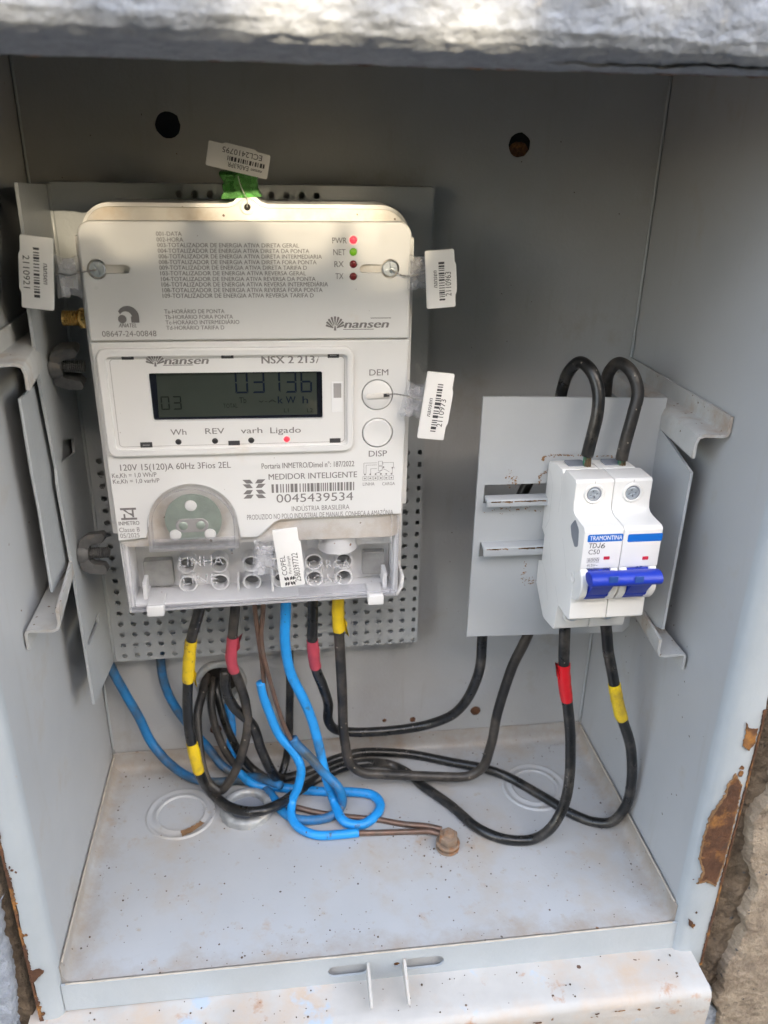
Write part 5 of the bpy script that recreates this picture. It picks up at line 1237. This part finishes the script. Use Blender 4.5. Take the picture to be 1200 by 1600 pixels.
cable('black cable with a long yellow sleeve under the meter rising to the right breaker terminal', [(136.4, 97.0, 146.9), (136.3, 97.0, 136.1), (136.7, 98.0, 121.8), (137.8, 100.0, 102.1), (139.0, 104.0, 73.6), (140.8, 108.0, 38.5), (143.9, 109.0, 22.2), (151.1, 108.0, 15.1), (164.1, 107.0, 13.3), (183.2, 105.0, 12.2), (202.4, 103.0, 11.2), (215.1, 102.0, 11.8), (222.7, 101.0, 18.4), (226.4, 100.0, 35.3), (228.3, 98.0, 63.1), (232.6, 95.0, 92.6), (239.4, 93.0, 116.4), (250.2, 98.0, 148.7), (266.0, 100.0, 199.1), (267.3, 96.0, 234.7), (264.0, 90.0, 252.0), (261.8, 84.0, 262.6), (263.5, 78.0, 268.8), (266.6, 71.0, 266.7), (268.7, 66.0, 258.7), (266.8, 63.0, 248.9), (265.0, 62.0, 237.8), (264.3, 62.0, 228.0)], R1, 'blackdusty',
      tapes=((0.2, 2.1, 'yellow', 'long yellow tape sleeve with a loose edge', 1),))
for p in ([(247.5, 62.0, 231.0), (248.1, 62.0, 223.2)], [(264.2, 62.0, 228.6), (264.8, 62.0, 222.3)]):
    bm = BM(); a, b_ = Vector(p[0]), Vector(p[1])
    for k in range(7): t = k*2*PI/7; d = Vector((math.cos(t), math.sin(t), 0))*1.25; tube(bm, [a+d, b_+d], .62, 6)
    tag(obj('bare_conductor', bm, M['coppergreen'], None, 60, None, tuple(a)), 'greenish bare copper end entering the %s breaker terminal from above' % ('left' if a.x < 250 else 'right'), 'copper wire', 'bare conductors in the breaker')
bl = 'blue cables in the meter box'
cable('bright blue cable hanging from the meter middle and looping round on the floor', [(109.8, 98.0, 146.6), (109.1, 98.0, 135.2), (108.5, 98.0, 116.4), (110.6, 99.0, 96.8), (118.8, 100.0, 72.5), (124.5, 100.0, 49.8), (128.4, 98.0, 24.3), (133.0, 96.4, 7.0), (137.8, 81.9, 4.0), (147.1, 79.2, 2.8), (156.2, 85.1, 2.8), (160.3, 93.8, 2.8), (157.0, 101.5, 2.8), (144.7, 105.5, 2.8), (127.2, 107.9, 2.8), (103.6, 113.7, 2.8), (87.6, 116.8, 4.0), (78.0, 124.0, 7.4), (73.1, 130.0, 19.4), (73.8, 138.0, 30.8), (72.2, 146.0, 42.6), (70.3, 156.0, 49.8)], 2.75, 'bluewire', group=bl)
cable('dusty blue cable at far left running down to the floor from behind the tray', [(6.5, 138.0, 89.7), (8.0, 138.0, 80.8), (13.1, 137.0, 64.2), (20.4, 136.0, 45.0), (26.8, 133.0, 26.9), (37.5, 126.0, 15.8), (49.0, 126.4, 4.0), (62.5, 123.0, 2.8), (77.9, 121.6, 4.0), (90.6, 117.8, 2.8), (98.2, 105.2, 2.8), (104.1, 93.3, 2.8), (113.5, 86.8, 2.8), (130.4, 87.4, 2.8), (137.6, 93.4, 5.0), (135.7, 92.0, 19.0), (128.3, 96.0, 26.5), (120.5, 97.0, 38.0), (112.8, 98.0, 47.9), (110.8, 98.0, 52.2)], 2.7, 'bluedirty', group=bl)
cable('darker blue cable second from left dropping behind the yellow taped black cable', [(36.7, 140.0, 90.7), (35.7, 140.0, 79.3), (36.3, 140.0, 65.7), (40.3, 139.0, 51.4), (47.5, 138.0, 36.4), (58.9, 136.0, 18.6), (68.4, 128.0, 9.7), (79.8, 125.3, 4.0), (91.6, 117.4, 8.0), (103.0, 108.6, 9.0)], 2.6, 'bluedirty', group=bl)
cable('blue sleeved cable with cut end curving under the loop toward the ground bolt', [(94.3, 99.0, 90.9), (95.3, 99.0, 82.8), (97.1, 99.0, 74.6), (103.3, 99.0, 54.3), (110.5, 98.0, 43.1), (114.5, 97.0, 32.6), (113.1, 97.0, 18.6), (109.1, 96.4, 8.0), (108.4, 87.6, 4.0), (113.6, 79.5, 2.8), (122.4, 74.3, 2.8), (134.5, 73.4, 2.8), (145.4, 73.6, 2.8)], 2.55, 'bluewire', group=bl)
cw = 'bare copper wires'
cable('left bare copper wire from the meter entering the cut blue sleeve', [(93.8, 98.0, 147.5), (93.6, 98.0, 136.1), (94.1, 98.0, 125.2), (95.4, 99.0, 108.1), (96.3, 99.0, 89.1), (98.0, 99.0, 72.8)], 1.25, 'copper', 'copper_wire', cw, cat='copper wire')
cable('right bare copper wire from the meter entering the blue sleeve lower down', [(98.4, 98.0, 147.2), (97.6, 98.0, 135.9), (96.0, 97.5, 122.7), (96.5, 97.5, 110.7), (98.1, 97.5, 100.4), (102.7, 98.0, 75.3), (107.3, 98.0, 57.4), (111.0, 98.0, 48.6)], 1.3, 'copper', 'copper_wire', cw, cat='copper wire')
cable('nearer bare copper wire lying on the floor up to the rusty bolt', [(143.6, 73.5, 2.6), (160.0, 73.3, 1.5), (174.5, 72.1, 1.6), (185.9, 70.1, 2.8), (191.3, 67.5, 2.9)], 1.65, 'copper', 'copper_wire', cw, cat='copper wire')
cable('farther bare copper wire bending under the blue loop up to the rusty bolt', [(110.1, 96.9, 3.0), (124.7, 91.2, 2.6), (141.2, 87.5, 1.5), (158.3, 83.2, 1.5), (171.7, 78.2, 1.6), (185.1, 74.0, 2.8), (192.6, 70.7, 2.9)], 1.65, 'copper', 'copper_wire', cw, cat='copper wire')

# ------------------------------------------------------------------ unseen hedge, added to block low sky and break the sun
hedge = thing('unseen_hedge', 'unseen leafy hedge added to shade the meter box and break the low sun', 'hedge', (400, -3100, -1300))
bm = BM()
for k in range(26): tube(bm, [(-11200+900*k, -3100, -1320), (-11180+900*k, -3110, -300), (-11220+900*k, -3090, 900)], [60, 45, 20], 8)
obj('stems', bm, M['bark'], hedge, 60)
rl = random.Random(21)
# openings shaped in the leaves to aim sun spots: where on the meter-face plane (x, z, half width, half height) the low sun comes through
GAPS = [(58, 339, 32, 9), (95, 339, 34, 10), (130, 336, 30, 11), (146, 324, 18, 9), (12, 336, 9, 8), (104, 383, 9, 5, 2.2), (186, 382, 10, 5, 1.2), (238, 381, 18, 7, 0.9)]
bm = BM()
cnt = 0
HT = 2600; DENS = 0.29
while cnt < 25500:
    core = cnt < 9000
    far = cnt > 22000
    x = 500 + (rl.gauss(0, 420) if core else rl.uniform(-1300, 1500) if far else rl.uniform(-2600, 2600))
    z = rl.gauss(1000, 300) if core else rl.uniform(-1300, HT)
    top = HT + 160*noise.noise(Vector((x/500, 3, 1))) + 90*noise.noise(Vector((x/170, 7, 1)))
    if z > top: continue
    c = Vector((x, -3100 + rl.gauss(0, 170), z))
    L = (30 if core else 110 if far else 70)+rl.random()*28
    t = (75 - c.y)/(-to_sun.y); hit = c - to_sun*t
    if any(((hit.x-g[0])/(g[2]+8+L*.35))**2 + ((hit.z-g[1])/(g[3]+6+L*.35))**2 < 1 for g in GAPS): continue
    n = Vector((rl.gauss(0, 1), rl.gauss(0, 1)-.8, rl.gauss(0, 1)+.6)).normalized(); a = n.orthogonal().normalized(); b_ = n.cross(a); th = rl.random()*6.28
    a, b_ = a*math.cos(th)+b_*math.sin(th), b_*math.cos(th)-a*math.sin(th)
    bm.faces.new([bm.verts.new(c + a*L*p + b_*L*q) for p, q in ((-1, 0), (-.3, .42), (.4, .34), (1, 0), (.4, -.34), (-.3, -.42))]); cnt += 1
def leaf(c, L):
    n = Vector((rl.gauss(0, 1), rl.gauss(0, 1)-.8, rl.gauss(0, 1)+.6)).normalized(); a = n.orthogonal().normalized(); b_ = n.cross(a); th = rl.random()*6.28
    a, b_ = a*math.cos(th)+b_*math.sin(th), b_*math.cos(th)-a*math.sin(th)
    bm.faces.new([bm.verts.new(c + a*L*p + b_*L*q) for p, q in ((-1, 0), (-.3, .42), (.4, .34), (1, 0), (.4, -.34), (-.3, -.42))])
for g in GAPS:                      # small leaves scattered over the openings to dim the sun spots
    A = (g[2]+34)*(g[3]+32)*PI
    for k in range(int(A/(200*1.0)*1.35*DENS*(g[4] if len(g) > 4 else 1))):
        r_ = math.sqrt(rl.random()); a_ = rl.random()*6.283; hx, hz = g[0]+r_*math.cos(a_)*(g[2]+34), g[1]+r_*math.sin(a_)*(g[3]+32)
        y = -3100 + rl.gauss(0, 120); t = (75-y)/(-to_sun.y); leaf(Vector((hx, 75, hz)) + to_sun*t, 11+rl.random()*9)
o = obj('foliage', bm, M['leaf'], hedge, None); o['kind'] = 'stuff'

bpy.data.objects.remove(_to)
bpy.data.curves.remove(_tc)
